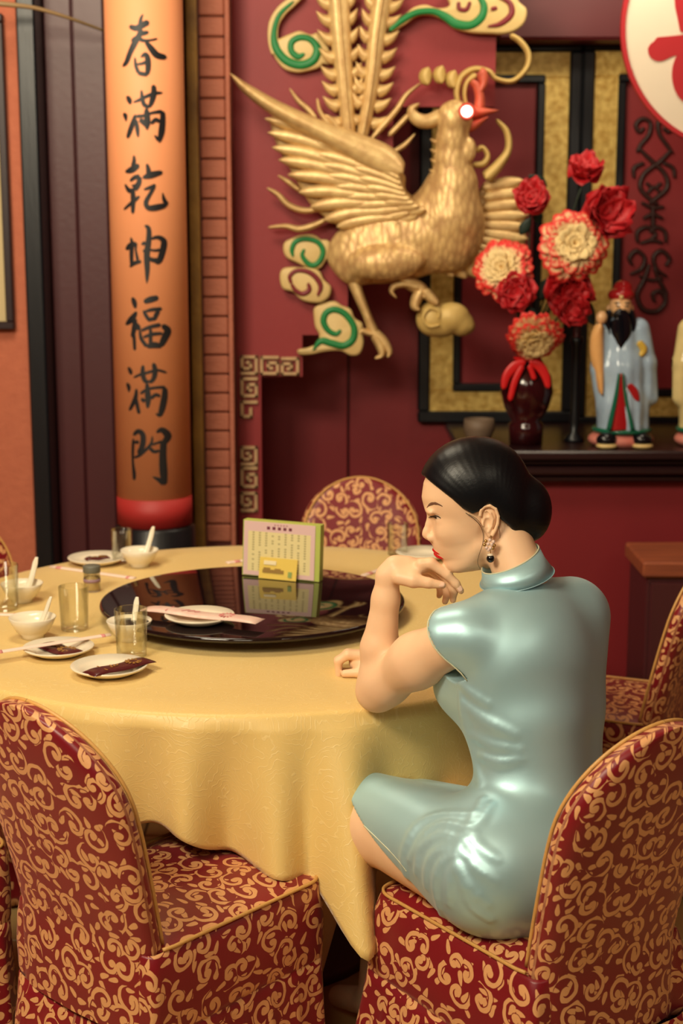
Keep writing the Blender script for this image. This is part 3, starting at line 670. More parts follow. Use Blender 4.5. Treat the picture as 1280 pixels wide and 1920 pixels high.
# ================================================================ on the altar
def inv_pts(o, V):                                  # world points into the frame of a turned root
    M = np.array((Matrix.Translation(o.location) @ o.rotation_euler.to_matrix().to_4x4()).inverted()); V = np.asarray(V, float)
    return V @ M[:3, :3].T + M[:3, 3]
def petal_mesh(L, wd, cup, ruffle, curl, seed):
    r = random.Random(seed); V, uv = [], []
    nu, nv = 6, 7
    for i in range(nv):
        t = i / (nv - 1); ww = wd * (math.sin(min(1, t * 1.15) * math.pi * .62) ** .8 + .12)
        for j in range(nu):
            s = j / (nu - 1) * 2 - 1
            y = L * t * (1 - .12 * s * s * t); x = ww * s
            z = cup * (s * s * ww + L * .35 * math.sin(t * 1.9)) - curl * L * max(0, t - .6) ** 2 * 4 + ruffle * L * t * t * math.sin(5 * s + r.random() * 6)
            V.append((x, y, z)); uv.append((s * .5 + .5, t))
    n = len(V); V2 = [(x, y, z - .0012) for x, y, z in V]
    F = grid_faces(nv, nu); F2 = [tuple(k + n for k in f[::-1]) for f in F]; B = []
    rim = [i for i in range(nu)] + [i * nu + nu - 1 for i in range(1, nv)] + [(nv - 1) * nu + j for j in range(nu - 2, -1, -1)] + [i * nu for i in range(nv - 2, 0, -1)]
    for a, b in zip(rim, rim[1:] + rim[:1]): B.append((a, b, b + n, a + n))
    me = bpy.data.meshes.new('petal'); me.from_pydata(V + V2, [], F + F2 + B); me.update()
    me.polygons.foreach_set('use_smooth', [True] * len(me.polygons))
    Lr = me.uv_layers.new(name='UVMap'); uv = np.array(uv + uv); ix = np.empty(len(me.loops), int); me.loops.foreach_get('vertex_index', ix); Lr.data.foreach_set('uv', uv[ix].ravel())
    return me
M_rose = mat('red_petal', (196, 24, 34), .55, var=.4, scale=30)
g = G('white_red_petal'); u_, v_, _ = g.xyz(g.coord('UV')); n = g.noise(g.coord(), 80., 3.)
g.set(Base_Color=g.mix(g.ramp(v_ + (n - .5) * .5, .78, .93), lin((232, 200, 148)), lin((222, 46, 42))), Roughness=.6); M_wr = g.mat
M_crp = mat('cream_petal', (236, 208, 150), .6, var=.3, scale=40, c2=(214, 176, 96))
M_leaf = mat('dark_leaf', (22, 44, 34), .5, var=.4)
M_stem = mat('stem_green', (38, 52, 34), .6)
MOUTH = W(990, 655, 4.6)
def flower(label, px, py, Y, rpx, axis, kind):
    c = W(px, py, Y); o = thing(kind[1], label, 'flower', c, group='artificial flowers in the altar vase')
    o.rotation_euler = Vector(axis).to_track_quat('Z', 'Y').to_euler()
    R = rpx * mpp(Y); me = []
    if kind[0] == 'rose':
        rings = [(3, .42, .95, 80, .02), (4, .58, .9, 68, .1), (5, .78, .8, 52, .2), (6, 1.0, .75, 32, .4), (6, 1.05, .72, 12, .5)]; m = M_rose
    else:
        rings = [(9, .34, .3, 66, .05), (13, .52, .24, 52, .1), (17, .72, .2, 38, .1), (20, .92, .18, 24, .15), (22, 1.0, .17, 8, .2)]; m = M_wr
    for q, (n, L, wd, tilt, ruf) in enumerate(rings):
        pm = petal_mesh(L * R, wd * R * L, .9 if kind[0] == 'rose' else .5, .05 * ruf * 4, .15, q); pm.materials.append(m if kind[0] == 'rose' or q > 2 else M_crp)
        for i in range(n):
            p = bpy.data.objects.new('petal', pm); COL.objects.link(p); p.parent = o
            p.rotation_euler = (Matrix.Rotation(2 * math.pi * (i + .37 * q) / n + .1 * random.random(), 3, 'Z') @ Matrix.Rotation(math.radians(tilt + random.uniform(-6, 6)), 3, 'X')).to_euler()
            s = random.uniform(.9, 1.08); p.scale = (s, s, s); p.location = (0, 0, (len(rings) - q) * .004 * R / .06)
    P = catmull([c, c * .6 + MOUTH * .4 + [0, .03, -.01], MOUTH, MOUTH + [0, 0, -.06]], 14)
    obj('stem', inv_pts(o, tube(P, .003, 6)[0]), tube(P, .003, 6)[1], M_stem, o, local=True)
    if kind[0] != 'rose': obj('flower_heart', *ellipsoid((0, 0, R * .08), np.array([.2, .2, .12]) * R, 10, 6), mat('flower_heart_yellow', (200, 168, 70), .7, var=.5, scale=90, bump=.5), o, local=True)
    return o
RO, DA = ('rose', 'artificial_rose'), ('dahlia', 'artificial_dahlia')
flower('tight red rose at left against the gilt rail', 995, 378, 4.58, 31, (-.1, -1, .35), RO)
flower('topmost red rose bud of the altar bouquet', 1093, 340, 4.6, 32, (.1, -.7, 1), RO)
flower('wide open red rose at the right of the bouquet', 1117, 402, 4.6, 48, (.35, -1, .1), RO)
flower('largest white dahlia with red tips in the bouquet', 1070, 466, 4.53, 66, (.05, -1, .25), DA)
flower('white dahlia with red tips nearest the golden bird', 951, 508, 4.55, 58, (-.5, -1, .25), DA)
flower('red rose tucked below the left white dahlia', 966, 546, 4.52, 34, (-.1, -1, -.05), RO)
flower('dark red rose just under the largest dahlia', 1060, 528, 4.58, 44, (.05, -1, -.5), RO)
flower('lowest red rose at right above the vase', 1063, 574, 4.57, 30, (.25, -1, -.1), RO)
flower('drooping white dahlia with red tips above the vase neck', 1000, 618, 4.52, 56, (0, -.75, -.65), DA)
vx, vy = W(987, 740, 4.6)[:2]
z = lambda py: W(987, py, 4.6)[2]
va = thing('flower_vase', 'dark red glazed vase with a red ribbon on altar', 'vase', (vx, vy, zs))
s = mpp(4.6)
prof = [(0, zs), (30 * s, zs), (32 * s, z(795)), (26 * s, z(788)), (40 * s, z(765)), (48 * s, z(735)), (44 * s, z(705)), (30 * s, z(680)), (20 * s, z(665)), (21 * s, z(655)), (27 * s, z(645)), (24 * s, z(645)), (17 * s, z(660)), (0, z(690))]
obj('vase_body', *lathe(prof, 32, vx, vy), mat('oxblood_glaze', (52, 14, 18), .12, var=.4, scale=8), va)
M_rib = mat('red_ribbon', (206, 24, 28), .35, var=.2)
for pts in ([(985,678,5),(966,686,9),(950,704,8),(943,730,5)], [(992,678,5),(1010,686,9),(1022,704,8),(1028,728,5)], [(980,684,5),(965,715,6),(955,752,5)], [(992,684,5),(1002,712,5)]):
    obj('ribbon_loop', *pxstroke(pts, 4.6 - 47 * s, .003), M_rib, va)
obj('ribbon_band', *tube([(vx + 22 * s * math.cos(t), vy + 22 * s * math.sin(t), z(672)) for t in np.linspace(0, 6.283, 24, endpoint=False)], .006, 6, True), M_rib, va)
lt = 0
for (px, py, a, L) in ((1010, 590, 250, 60), (990, 575, 285, 70), (1035, 520, 240, 50), (975, 440, 60, 36), (1012, 420, 110, 34), (1085, 560, 300, 55), (1000, 560, 200, 50), (1025, 350, 150, 40), (1090, 545, 250, 60)):
    c = W(px, py, 4.6 + .01 * (lt % 3)); lt += 1; m_ = mpp(4.6); d = np.array([math.cos(math.radians(a)), -.25, math.sin(math.radians(a))]) * L * m_
    P = np.array([c + d * t for t in np.linspace(0, 1, 8)]); H = np.array([.1, .6, .95, 1, .9, .7, .4, .05]) * L * m_ * .28
    obj('leaf', *ribbon(P, H, (0, -1, .2), .003, True, 5), M_leaf, va)

def figurine(label, cx, Y, cols, mirror=1):
    """standing robed porcelain figure; sketched about px x = 1160"""
    X = lambda px: cx + mirror * (px - 1160)
    root = thing('figurine', label, 'figurine', W(X(1160), 836, Y) * [1, 1, 0] + [0, 0, zs])
    s = mpp(Y)
    def E_(px, py, dep, rx, ry, rd): c = W(X(px), py, Y); c[1] -= dep * s; return c, np.array([rx * s, rd * s, ry * s])
    def C_(*pp): return [(*(W(X(a), b, Y) - [0, dep * s, 0]), r * s) for a, b, dep, r in pp]
    def robe(P):
        d = chain(P, C_((1162, 618, 0, 30), (1164, 690, 2, 40), (1165, 760, 4, 46), (1166, 798, 4, 48)), .02)
        d = smin(d, chain(P, C_((1195, 618, 0, 22), (1208, 680, 6, 20), (1214, 745, 8, 16)), .01), .01)
        d = smin(d, chain(P, C_((1130, 622, 4, 20), (1122, 690, 14, 17), (1130, 760, 12, 14)), .01), .01)
        yy = W(X(1160), 806, Y)[2]; folds = .003 * np.sin((P[:, 0]) * 190) * np.clip((1.0 - (P[:, 2] - yy) / .3), 0, 1)
        return np.maximum(d + folds, yy - P[:, 2])
    lo, hi = W(X(1160) - 75, 815, Y), W(X(1160) + 75, 580, Y)
    obj('robe', *sdf_mesh(robe, (lo[0], Y - .12, lo[2]), (hi[0], Y + .1, hi[2]), .005), cols[0], root)
    obj('head', *ellipsoid(*E_(1162, 576, 4, 21, 26, 22)), mat('porcelain_skin', (226, 178, 128), .2, var=.15), root)
    for sg in (-1, 1): obj('ear', *ellipsoid(*E_(1162 + 22 * sg, 580, 0, 4, 9, 5), 8, 6), MATS['porcelain_skin'], root)
    obj('nose', *ellipsoid(*E_(1162, 580, 25, 3.5, 6, 4), 8, 6), MATS['porcelain_skin'], root)
    Mk = mat('black_glaze', (14, 14, 20), .12)
    for sg in (-1, 1):
        obj('eye', *ellipsoid(*E_(1162 + 8 * sg, 573, 24, 4, 1.6, 2), 8, 6), Mk, root)
        obj('eyebrow', *ellipsoid(*E_(1162 + 9 * sg, 567, 23, 6, 1.6, 2), 8, 6), Mk, root)
    hat = obj('hat', *sdf_mesh(lambda P: smin(sd_ell(P, *E_(1164, 553, 0, 24, 14, 24)), sd_ell(P, *E_(1168, 540, -4, 17, 14, 16)), .006), W(X(1164) - 32, 575, Y - .06), W(X(1164) + 32, 515, Y + .06), .003) if mirror > 0 else ellipsoid(*E_(1164, 550, 0, 24, 18, 24)), cols[1], root)
    obj('hat_jewel', *ellipsoid(*E_(1160, 556, 24, 4, 4, 3), 8, 6), M_cream, hat)
    obj('beard', *pxstroke([(X(1150), 586, 8), (X(1162), 594, 17), (X(1165), 620, 20), (X(1163), 642, 13), (X(1160), 658, 3)], Y - 22 * s, .022), Mk, root)
    for sg in (-1, 1): obj('sideburn', *pxstroke([(X(1162 + 20 * sg), 580, 5), (X(1162 + 24 * sg), 605, 7), (X(1162 + 20 * sg), 635, 3)], Y - 12 * s, .02), Mk, root)
    Mr, Mg = cols[1], mat('green_glaze', (24, 96, 72), .15)
    obj('sash', *pxstroke([(X(1163), 700, 4), (X(1162), 740, 10), (X(1163), 780, 18), (X(1164), 806, 22)], Y - 46 * s, .012, caps=False), Mr, root)
    for sg in (-1, 1): obj('robe_trim', *pxstroke([(X(1163 + 3 * sg), 700, 2), (X(1163 + 9 * sg), 745, 4), (X(1163 + 22 * sg), 806, 5)], Y - 48 * s, .012, caps=False), Mg, root)
    obj('hem', *tube([W(X(1165), 804, Y) + np.array([50 * s * math.cos(t), 50 * s * math.sin(t), 0]) for t in np.linspace(0, 6.283, 28, endpoint=False)], 5 * s, 6, True), Mg, root)
    c = W(X(1163), 820, Y)
    obj('base', *sdf_mesh(lambda P: sd_ell(P, c + [0, 0, -.004], (60 * s, 52 * s, 20 * s)), c + [-.13, -.12, -.045], c + [.13, .12, .045], .005), mat('pink_glaze', (206, 140, 124), .2, var=.5, scale=30, c2=(210, 60, 60)), root)
    for sg in (-1, 1):
        sh = obj('shoe', *ellipsoid(W(X(1162 + 33 * sg), 818, Y) - [0, 44 * s, 0], np.array([19, 17, 13]) * s, 12, 8), Mk, root)
        obj('shoe_sole', *ellipsoid(W(X(1162 + 33 * sg), 829, Y) - [0, 46 * s, 0], np.array([20, 17, 6]) * s, 12, 6), M_cream, sh)
    if mirror > 0:
        obj('child_head', *ellipsoid(*E_(1124, 594, 20, 11, 12, 11), 12, 8), MATS['porcelain_skin'], root)
        obj('child_body', *pxstroke([(1124, 606, 7), (1119, 630, 12), (1119, 665, 13), (1123, 700, 9), (1126, 740, 4)], Y - 22 * s, .025), mat('peach_glaze', (226, 176, 116), .2, var=.4, scale=40, c2=(214, 140, 60)), root)
        obj('sleeve_ornament', *pxstroke([(1196, 640, 6), (1206, 655, 7), (1200, 668, 4)], Y - 26 * s, .01), mat('yellow_glaze', (206, 170, 70), .2), root)
        obj('sleeve_ornament', *pxstroke([(1178, 720, 5), (1188, 735, 8), (1196, 752, 4)], Y - 46 * s, .008), Mr, root)
    return root
figurine('porcelain figurine of a bearded man in pale blue robe and red hat', 1160, 4.58, (mat('pale_blue_glaze', (168, 190, 208), .14, var=.55, scale=22, c2=(120, 140, 170)), mat('red_glaze', (168, 30, 34), .15, var=.3)))
figurine('porcelain figurine in cream robe half cut by the right picture edge', 1328, 4.58, (mat('cream_glaze', (222, 200, 140), .14, var=.4, scale=20), MATS['red_glaze']), -1)
cx, cy = W(1076, 800, 4.66)[:2]; zz = lambda py: W(1076, py, 4.66)[2]
cs = thing('candlestick', 'slim dark lacquered candlestick standing beside the pale blue figurine', 'candlestick', (cx, cy, zs))
obj('candlestick_body', *lathe([(0, zs), (.032, zs), (.03, zs + .012), (.012, zs + .03), (.016, zs + .06), (.011, zs + .1), (.013, zz(650)), (.02, zz(640)), (.02, zz(632)), (0, zz(632))], 20, cx, cy), M_black, cs)
obj('candle', *lathe([(.011, zz(632)), (.010, zz(585)), (.002, zz(578)), (0, zz(578))], 16, cx, cy), mat('dark_wax', (72, 14, 18), .4), cs)
cx, cy = W(898, 800, 4.62)[:2]
ic = thing('incense_cup', 'small grey stoneware cup at the left end of altar', 'cup', (cx, cy, zs))
obj('cup_body', *lathe([(0, zs), (.03, zs), (.034, zs + .006), (.048, zs + .045), (.046, zs + .075), (.042, zs + .075), (.043, zs + .045), (0, zs + .02)], 24, cx, cy), mat('stoneware', (112, 92, 74), .6, var=.4), ic)
obj('ash', *lathe([(0, zs + .06), (.04, zs + .06)], 20, cx, cy), mat('ash', (140, 128, 112), .9, var=.4, scale=80, bump=.6), ic)

# round white sign with a red character
YS = 4.6; c = W(1390, 50, YS); R = 213 * mpp(YS)
sg = thing('round_sign', 'round white sign with red rim and red character above altar', 'sign', c - [0, 0, R])
def disc(r0, r1, yf, yb, n=72):
    V = []
    for r, y in ((r0, yb), (r0, yf), (r1, yf), (r1, yb)):
        for t in np.linspace(0, 2 * math.pi, n, endpoint=False): V.append((c[0] + r * math.cos(t), y, c[2] + r * math.sin(t)))
    return V, grid_faces(4, n, True, True)
V = [(c[0] + (R - .01) * math.cos(t), y, c[2] + (R - .01) * math.sin(t)) for y in (YS - .012, YS) for t in np.linspace(0, 2 * math.pi, 72, endpoint=False)]
obj('face', V, [tuple(range(72)), tuple(range(72, 144))[::-1]] + [(i, (i + 1) % 72, (i + 1) % 72 + 72, i + 72) for i in range(72)], mat('white_board', (222, 206, 184), .5, var=.06), sg, smooth=False)
M_sr = mat('sign_red', (172, 28, 36), .45)
obj('rim', *disc(R - .013, R, YS - .02, YS), M_sr, sg, smooth=False)
for iq, pts in enumerate(([(1214,91,6),(1232,93,20),(1262,86,17),(1320,78,15),(1400,74,16),(1480,80,20),(1540,92,12)], [(1276,-60,10),(1277,0,12),(1282,30,12),(1290,60,14)], [(1310,84,14),(1288,112,20),(1278,140,18),(1283,172,14),(1300,196,6)],
            [(1390,-110,14),(1390,-20,16),(1388,60,14)], [(1300,-60,12),(1390,-72,14),(1480,-60,12)], [(1390,80,14),(1392,150,16),(1390,220,12)], [(1320,140,12),(1390,132,14),(1460,140,12)], [(1300,200,10),(1390,210,14),(1480,200,10)])):
    obj('character_stroke', *pxstroke(pts, YS - .012, .003 + .0005 * iq, dome=False, k=5), M_sr, sg, smooth=False)

# ================================================================ table, cloth, turntable
TX, TY, TR, TZ = -.185, 3.205, .715, .75
tb = thing('round_table', 'round dining table hidden under the gold cloth', 'table', (TX, TY, 0))
M_twood = mat('table_wood', (70, 40, 26), .5, var=.4, scale=5)
obj('tabletop', *lathe([(0, TZ - .03), (TR - .006, TZ - .03), (TR - .002, TZ - .015), (TR - .006, TZ - .003), (0, TZ - .003)], 64, TX, TY), M_twood, tb)
obj('pedestal', *lathe([(0, 0), (.28, 0), (.28, .03), (.09, .06), (.06, .2), (.07, .6), (.16, TZ - .03), (0, TZ - .03)], 32, TX, TY), M_twood, tb)
def cloth_mat():
    g = G('gold_damask_cloth'); uv = g.coord('UV')
    wv = g.noise(uv, 13., 3., out=1); w2 = g.n('ShaderNodeVectorMath', {0: uv, 1: g.n('ShaderNodeVectorMath', {0: wv, 3: .11}, operation='SCALE')}, operation='ADD')
    d = g.n('ShaderNodeTexVoronoi', {'Vector': w2, 'Scale': 13.}, out='Distance')
    rings = (d * 9.).fract() - .5; line = g.ramp(rings.abs(), .1, .0)
    n = g.noise(uv, 420., 2.); big = g.noise(uv, 3., 3.)
    x, y, _ = g.xyz(uv); wx = g.m('SINE', x * 5200.) * g.m('SINE', y * 5200.)
    base = g.mix(g.ramp(big, .3, .7) * .25, lin((232, 200, 126)), lin((220, 184, 106)))
    g.set(Base_Color=g.mix(line * .35, base, lin((250, 226, 164))), Roughness=.42, Sheen_Weight=.25, Sheen_Roughness=.4, Specular_IOR_Level=.45)
    g.bump(line * .5 + n * .4, .4, .0015); return g.mat
M_cloth = cloth_mat()
HEM = [(-180, .47), (-150, .50), (-120, .50), (-106, .535), (-100, .548), (-96, .54), (-93.5, .505), (-90, .492), (-84, .485), (-80.5, .47), (-78.5, .45), (-76.5, .385), (-74.5, .355), (-72.5, .41), (-70, .47), (-62, .50), (-40, .50), (0, .5), (90, .5), (180, .47)]
def tablecloth():
    NA, ns = 480, 26; V, uv = [], []
    ang = np.radians(np.linspace(-180, 180, NA, endpoint=False)); hz = np.interp(np.degrees(ang), *zip(*HEM))
    k = np.hanning(9); k /= k.sum(); hz = np.convolve(np.r_[hz[-4:], hz, hz[:4]], k, 'valid')
    rad = [0] + list(np.linspace(.1, TR - .012, 9))
    for r in rad[1:]:
        for a in ang: V.append((TX + r * math.cos(a), TY + r * math.sin(a), TZ + .0015)); uv.append((r * math.cos(a), r * math.sin(a)))
    rc = .012
    for i in range(1, 4):
        t = i / 3 * math.pi / 2
        for a in ang:
            r = TR - rc + rc * math.sin(t); V.append((TX + r * math.cos(a), TY + r * math.sin(a), TZ + .0015 - rc * (1 - math.cos(t)))); uv.append(((r + .003 * i) * math.cos(a), (r + .003 * i) * math.sin(a)))
    for i in range(1, ns + 1):
        t = i / ns
        for q, a in enumerate(ang):
            top = TZ + .0015 - rc; z = top + (hz[q] - top) * t; dr = (top - z); dg = math.degrees(a)
            f = math.sin(a * 13 + 1.2) * .6 + math.sin(a * 22 + .4) * .35 + .4 * math.sin(a * 7)
            r = TR + .006 + .11 * dr * f
            r += .46 * dr * math.exp(-((dg + 74.5) / 4.0) ** 2) - .12 * dr * math.exp(-((dg + 58) / 5) ** 2) + .20 * dr * math.exp(-((dg + 84.5) / 2.8) ** 2) - .16 * dr * math.exp(-((dg + 91) / 2.8) ** 2) + .16 * dr * math.exp(-((dg + 96.5) / 2.6) ** 2) - .14 * dr * math.exp(-((dg + 103) / 3) ** 2) - .10 * dr * math.exp(-((dg + 80) / 1.8) ** 2)
            V.append((TX + r * math.cos(a), TY + r * math.sin(a), z)); L = TR + dr; uv.append((L * math.cos(a), L * math.sin(a)))
    nr = 9 + 3 + ns; F = [tuple(f) for f in grid_faces(nr, NA, False, True)]
    V.append((TX, TY, TZ + .0015)); uv.append((0, 0)); c = len(V) - 1
    F += [(c, (j + 1) % NA, j) for j in range(NA)]
    return V, F, uv
V, F, uv = tablecloth()
tc = tag(obj('tablecloth', V, F, M_cloth, uv=uv, origin=(TX, TY, TZ)), 'gold damask tablecloth draped over the round table', 'tablecloth')
md = tc.modifiers.new('thickness', 'SOLIDIFY'); md.thickness = .0012; md.offset = 0
SXc, SYc, SR, SZ = -.19, 3.18, .326, .788
ls = thing('lazy_susan', 'black glass turntable in the middle of table', 'turntable', (SXc, SYc, TZ))
g = G('black_glass'); g.set(Base_Color=lin((26, 14, 16)), Roughness=.035, Specular_IOR_Level=.6); M_bglass = g.mat
obj('glass_disc', *lathe([(0, SZ - .012), (SR - .008, SZ - .012), (SR - .001, SZ - .009), (SR, SZ - .005), (SR - .002, SZ - .001), (SR - .006, SZ), (0, SZ)], 96, SXc, SYc), M_bglass, ls)
obj('turntable_base', *lathe([(0, TZ + .002), (.11, TZ + .002), (.11, TZ + .012), (.09, SZ - .012), (0, SZ - .012)], 40, SXc, SYc), M_black, ls)

# ---- tableware (each built once about its own base, then copied)
M_porc = mat('white_porcelain', (236, 226, 202), .15, var=.04)
g = G('clear_glass'); fr = g.n('ShaderNodeLayerWeight', {'Blend': .30}, out='Fresnel'); fc = g.n('ShaderNodeLayerWeight', {'Blend': .25}, out='Facing')
tr = g.n('ShaderNodeBsdfTransparent', {0: g.mix(fc, (.985, .985, .96), (.74, .74, .66))}); gl = g.n('ShaderNodeBsdfGlossy', {'Color': (1., 1., 1.), 'Roughness': .04})
mx = g.n('ShaderNodeMixShader', {0: fr * .45, 1: tr, 2: gl}); g.t.links.new(mx.s, g.o.inputs[0]); M_glass = g.mat
def proto(name, V, F, m): me = obj(name, V, F, m, local=True); d = me.data; bpy.data.objects.remove(me); return d
ME = {}
def put(name, label, cat, loc, parts, rz=0, group=None, s=1):
    t = thing(name, label, cat, loc, rz, group); t.scale = (s, s, s)
    for nm, V, F, m in parts:
        key = (name, nm, m.name, len(V), round(float(np.sum(V)), 5))
        if key not in ME: ME[key] = proto(nm, V, F, m)
        o = bpy.data.objects.new(nm, ME[key]); COL.objects.link(o); o.parent = t
    return t
TT = TZ + .0028
def plate_parts(r=.072): return [('dish', *lathe([(0, .002), (r * .55, .002), (r * .6, .0), (r * .66, .003), (r * .97, .013), (r, .016), (r * .985, .0175), (r * .64, .0065), (r * .6, .005), (0, .005)], 48), M_porc)]
def bowl_parts(r=.046, h=.042): return [('bowl_wall', *lathe([(0, .004), (r * .42, .004), (r * .44, 0), (r * .5, 0), (r * .5, .006), (r * .72, h * .35), (r * .9, h * .7), (r * 1.02, h), (r * .99, h + .001), (r * .85, h * .7), (r * .66, h * .36), (r * .3, .01), (0, .009)], 40), M_porc)]
def glass_parts(r=.032, h=.095, k=.9): return [('glass_wall', *lathe([(0, 0), (r * k - .002, 0), (r * k, .002), (r, h - .001), (r - .0008, h), (r - .0018, h - .001), (r * k - .002, .014), (r * k - .006, .011), (0, .011)], 40), M_glass)]
def spoon_parts():
    P = catmull([(0, -.016, .010), (0, .012, .006), (.002, .024, .022), (.004, .040, .056), (.004, .052, .086)], 26)
    H = np.interp(np.linspace(0, 1, 26), [0, .08, .25, .42, .55, .9, 1], [.006, .014, .017, .010, .0065, .0062, .003])
    N = np.array([(0, -.5 - .5 * u, 1 - .9 * u) for u in np.linspace(0, 1, 26)]); N /= np.linalg.norm(N, axis=1)[:, None]
    V, F = ribbon(P, H, N, .003, False, 7); c = np.linspace(-1, 1, 7); V = V.reshape(26, 9, 3)
    for i in range(26): V[i, 1:8] += N[i] * (c[:, None] ** 2) * H[i] * .45; V[i, 0] += N[i] * H[i] * .3; V[i, 8] += N[i] * H[i] * .3
    return [('spoon_blade', V.reshape(-1, 3), F, M_porc)]
def at(px, py, z=TT): return U(px, py, z)
PL = plate_parts()
put('side_plate', 'white side plate with brown packet, nearest the patterned left chair', 'plate', at(205, 1262), PL, 0, 'white side plates')
put('side_plate', 'white side plate under the white chopstick sleeve and brown packet', 'plate', at(110, 1226), PL, 0, 'white side plates', .96)
put('side_plate', 'white side plate on the far left rim of table', 'plate', at(182, 1056), PL, 0, 'white side plates')
put('side_plate', 'white side plate on the black turntable under a pink packet', 'plate', at(374, 1166, SZ + .0005), PL, 0, 'white side plates', .98)
put('side_plate', 'white side plate behind the hand and red lips', 'plate', at(795, 1046), PL, 0, 'white side plates')
BP = bowl_parts(); SP = spoon_parts()
for lab, sl, px, py, rz, s in (('white rice bowl at the far left rim beside the couplet column', 'white spoon rising from the farthest left bowl', 262, 1062, -.6, 1.0), ('white rice bowl behind the glass at the left picture edge', 'white spoon rising from the bowl by the left picture edge', 42, 1128, -.5, 1.0),
                               ('white rice bowl in front of the left edge chopstick sleeve', 'white spoon in the bowl above the long chopstick sleeve', 62, 1195, -.9, 1.02), ('white rice bowl half hidden behind the nearest tumbler', 'white spoon seen through the nearest glass tumbler', 243, 1200, -.2, .98)):
    p = at(px, py); put('rice_bowl', lab, 'bowl', p, BP, 0, 'white rice bowls', s)
    put('soup_spoon', sl, 'spoon', p + [0, 0, .006], SP, rz, 'white soup spoons', 1.0 if px != 62 and px != 243 else .85)
GP = glass_parts()
put('tumbler', 'clear glass tumbler nearest the camera, left of the turntable', 'glass', at(247, 1230), GP, 0, 'clear tumblers', 1.0)
put('tumbler', 'tall clear tumbler between two white bowls on the left', 'glass', at(140, 1180), GP, 0, 'clear tumblers', .97)
put('tumbler', 'clear tumbler cut by the left picture edge', 'glass', at(8, 1142), GP, 0, 'clear tumblers', 1.05)
put('tumbler', 'clear tumbler at the far left rim before the couplet column', 'glass', at(229, 1052), GP, 0, 'clear tumblers', .85)
put('tumbler', 'clear tumbler in front of the farthest patterned chair', 'glass', at(745, 1040), GP, 0, 'clear tumblers', .86)
j = at(173, 1108)
put('toothpick_jar', 'small glass toothpick jar with grey lid', 'jar', j, [('glass_wall', *lathe([(0, 0), (.018, 0), (.019, .002), (.019, .045), (.0175, .045), (.0175, .004), (0, .004)], 28), M_glass),
     ('lid', *lathe([(0, .044), (.0195, .044), (.02, .046), (.02, .058), (.019, .06), (0, .06)], 28), mat('grey_lid', (104, 104, 92), .5)),
     ('toothpicks', *lathe([(0, .005), (.016, .005), (.016, .034), (0, .036)], 20), mat('toothpick_wood', (214, 184, 128), .7, var=.5, scale=300, stretch=(1, 1, .02))),
     ('paper_band', *lathe([(.0192, .022), (.0195, .022), (.0195, .030), (.0192, .030)], 28), mat('mauve_band', (150, 120, 134), .6))], 0)
# paper chopstick sleeves
M_sleeve = mat('white_paper', (238, 214, 196), .6, var=.12, scale=60, c2=(220, 160, 160))
M_pinkprint = mat('pink_print', (214, 140, 136), .6)
def sleeve(label, a, b, za=TT, zb=TT, w=.011, tip=True):
    A, B = at(*a, za), at(*b, zb); c = (A + B) / 2
    t = thing('chopstick_sleeve', label, 'chopsticks', (c[0], c[1], min(za, zb)), group='paper wrapped chopsticks')
    P = np.linspace(A, B, 12); obj('paper_sleeve', *ribbon(P, w, (0, 0, 1), .004, True, 7), M_sleeve, t)
    d = (B - A) / np.linalg.norm(B - A)
    obj('printed_band', *ribbon(np.linspace(A + d * .02, A + d * .035, 4), w * 1.03, (0, 0, 1), .0045, True, 7), M_pinkprint, t)
    if tip: obj('printed_band', *ribbon(np.linspace(B - d * .02, B - d * .012, 4), w * 1.03, (0, 0, 1), .0045, True, 7), M_pinkprint, t)
sleeve('long white chopstick sleeve resting on a side plate at left', (-30, 1228), (206, 1191), TT + .019, TT + .019, .0075)
sleeve('white chopstick sleeve at the left picture edge beside a bowl', (-60, 1152), (44, 1154), w=.008)
sleeve('white chopstick sleeve at the far rim before the toothpick jar', (96, 1063), (252, 1085), w=.0085)
sleeve('white chopstick sleeve just left of the menu stand', (425, 1056), (470, 1050), w=.008)
sleeve('white chopstick sleeve beyond the raised wrist', (680, 1080), (722, 1066), w=.008)
# foil packets
M_pack = mat('brown_foil', (84, 30, 32), .28, var=.35, scale=40, bump=.3, bscale=50)
M_pgold = mat('gold_print', (190, 140, 70), .35, .4)
def packet(label, a, b, w, z0, cols=(M_pack, M_pgold), crimp=True):
    A, B = at(*a, z0), at(*b, z0); c = (A + B) / 2; t = thing('wipe_packet', label, 'packet', (c[0], c[1], z0))
    n = 20; P = np.linspace(A, B, n); u = np.linspace(0, 1, n); hgt = .0015 + .0045 * np.clip(np.minimum(u, 1 - u) / .12, 0, 1) ** .6
    P[:, 2] += .0012 * np.sin(u * 9)
    V, F = ribbon(P, w * (1 - .03 * np.sin(u * math.pi)), (0, 0, 1), hgt, True, 9); obj('foil', V, F, cols[0], t)
    d = (B - A) / np.linalg.norm(B - A); s = np.array([-d[1], d[0], 0]); top = z0 + .009
    def line(u0, v0, u1, v1, hw=.0012): obj('print_line', *ribbon(np.linspace(A + (B - A) * u0 + s * v0 * w, A + (B - A) * u1 + s * v1 * w, 3) + [0, 0, .0062], hw, (0, 0, 1), .0006, False, 3), cols[1], t, smooth=False)
    line(.22, -.8, .22, .8)
    for k in range(3): line(.34 + .05 * k, -.35 + .1 * k, .38 + .05 * k, .35 - .1 * k, .0016)
    cc = A + (B - A) * .72
    for rr in (.55, .36):
        for q in range(12):
            a0 = q * math.pi / 6; p = cc + (d * math.cos(a0) + s * math.sin(a0)) * rr * w
            obj('print_petal', *ribbon(np.linspace(p, p + (d * math.cos(a0) + s * math.sin(a0)) * w * .22, 3) + [0, 0, .0060], .0019, (0, 0, 1), .0008, False, 3), cols[1], t, smooth=False)
    return t
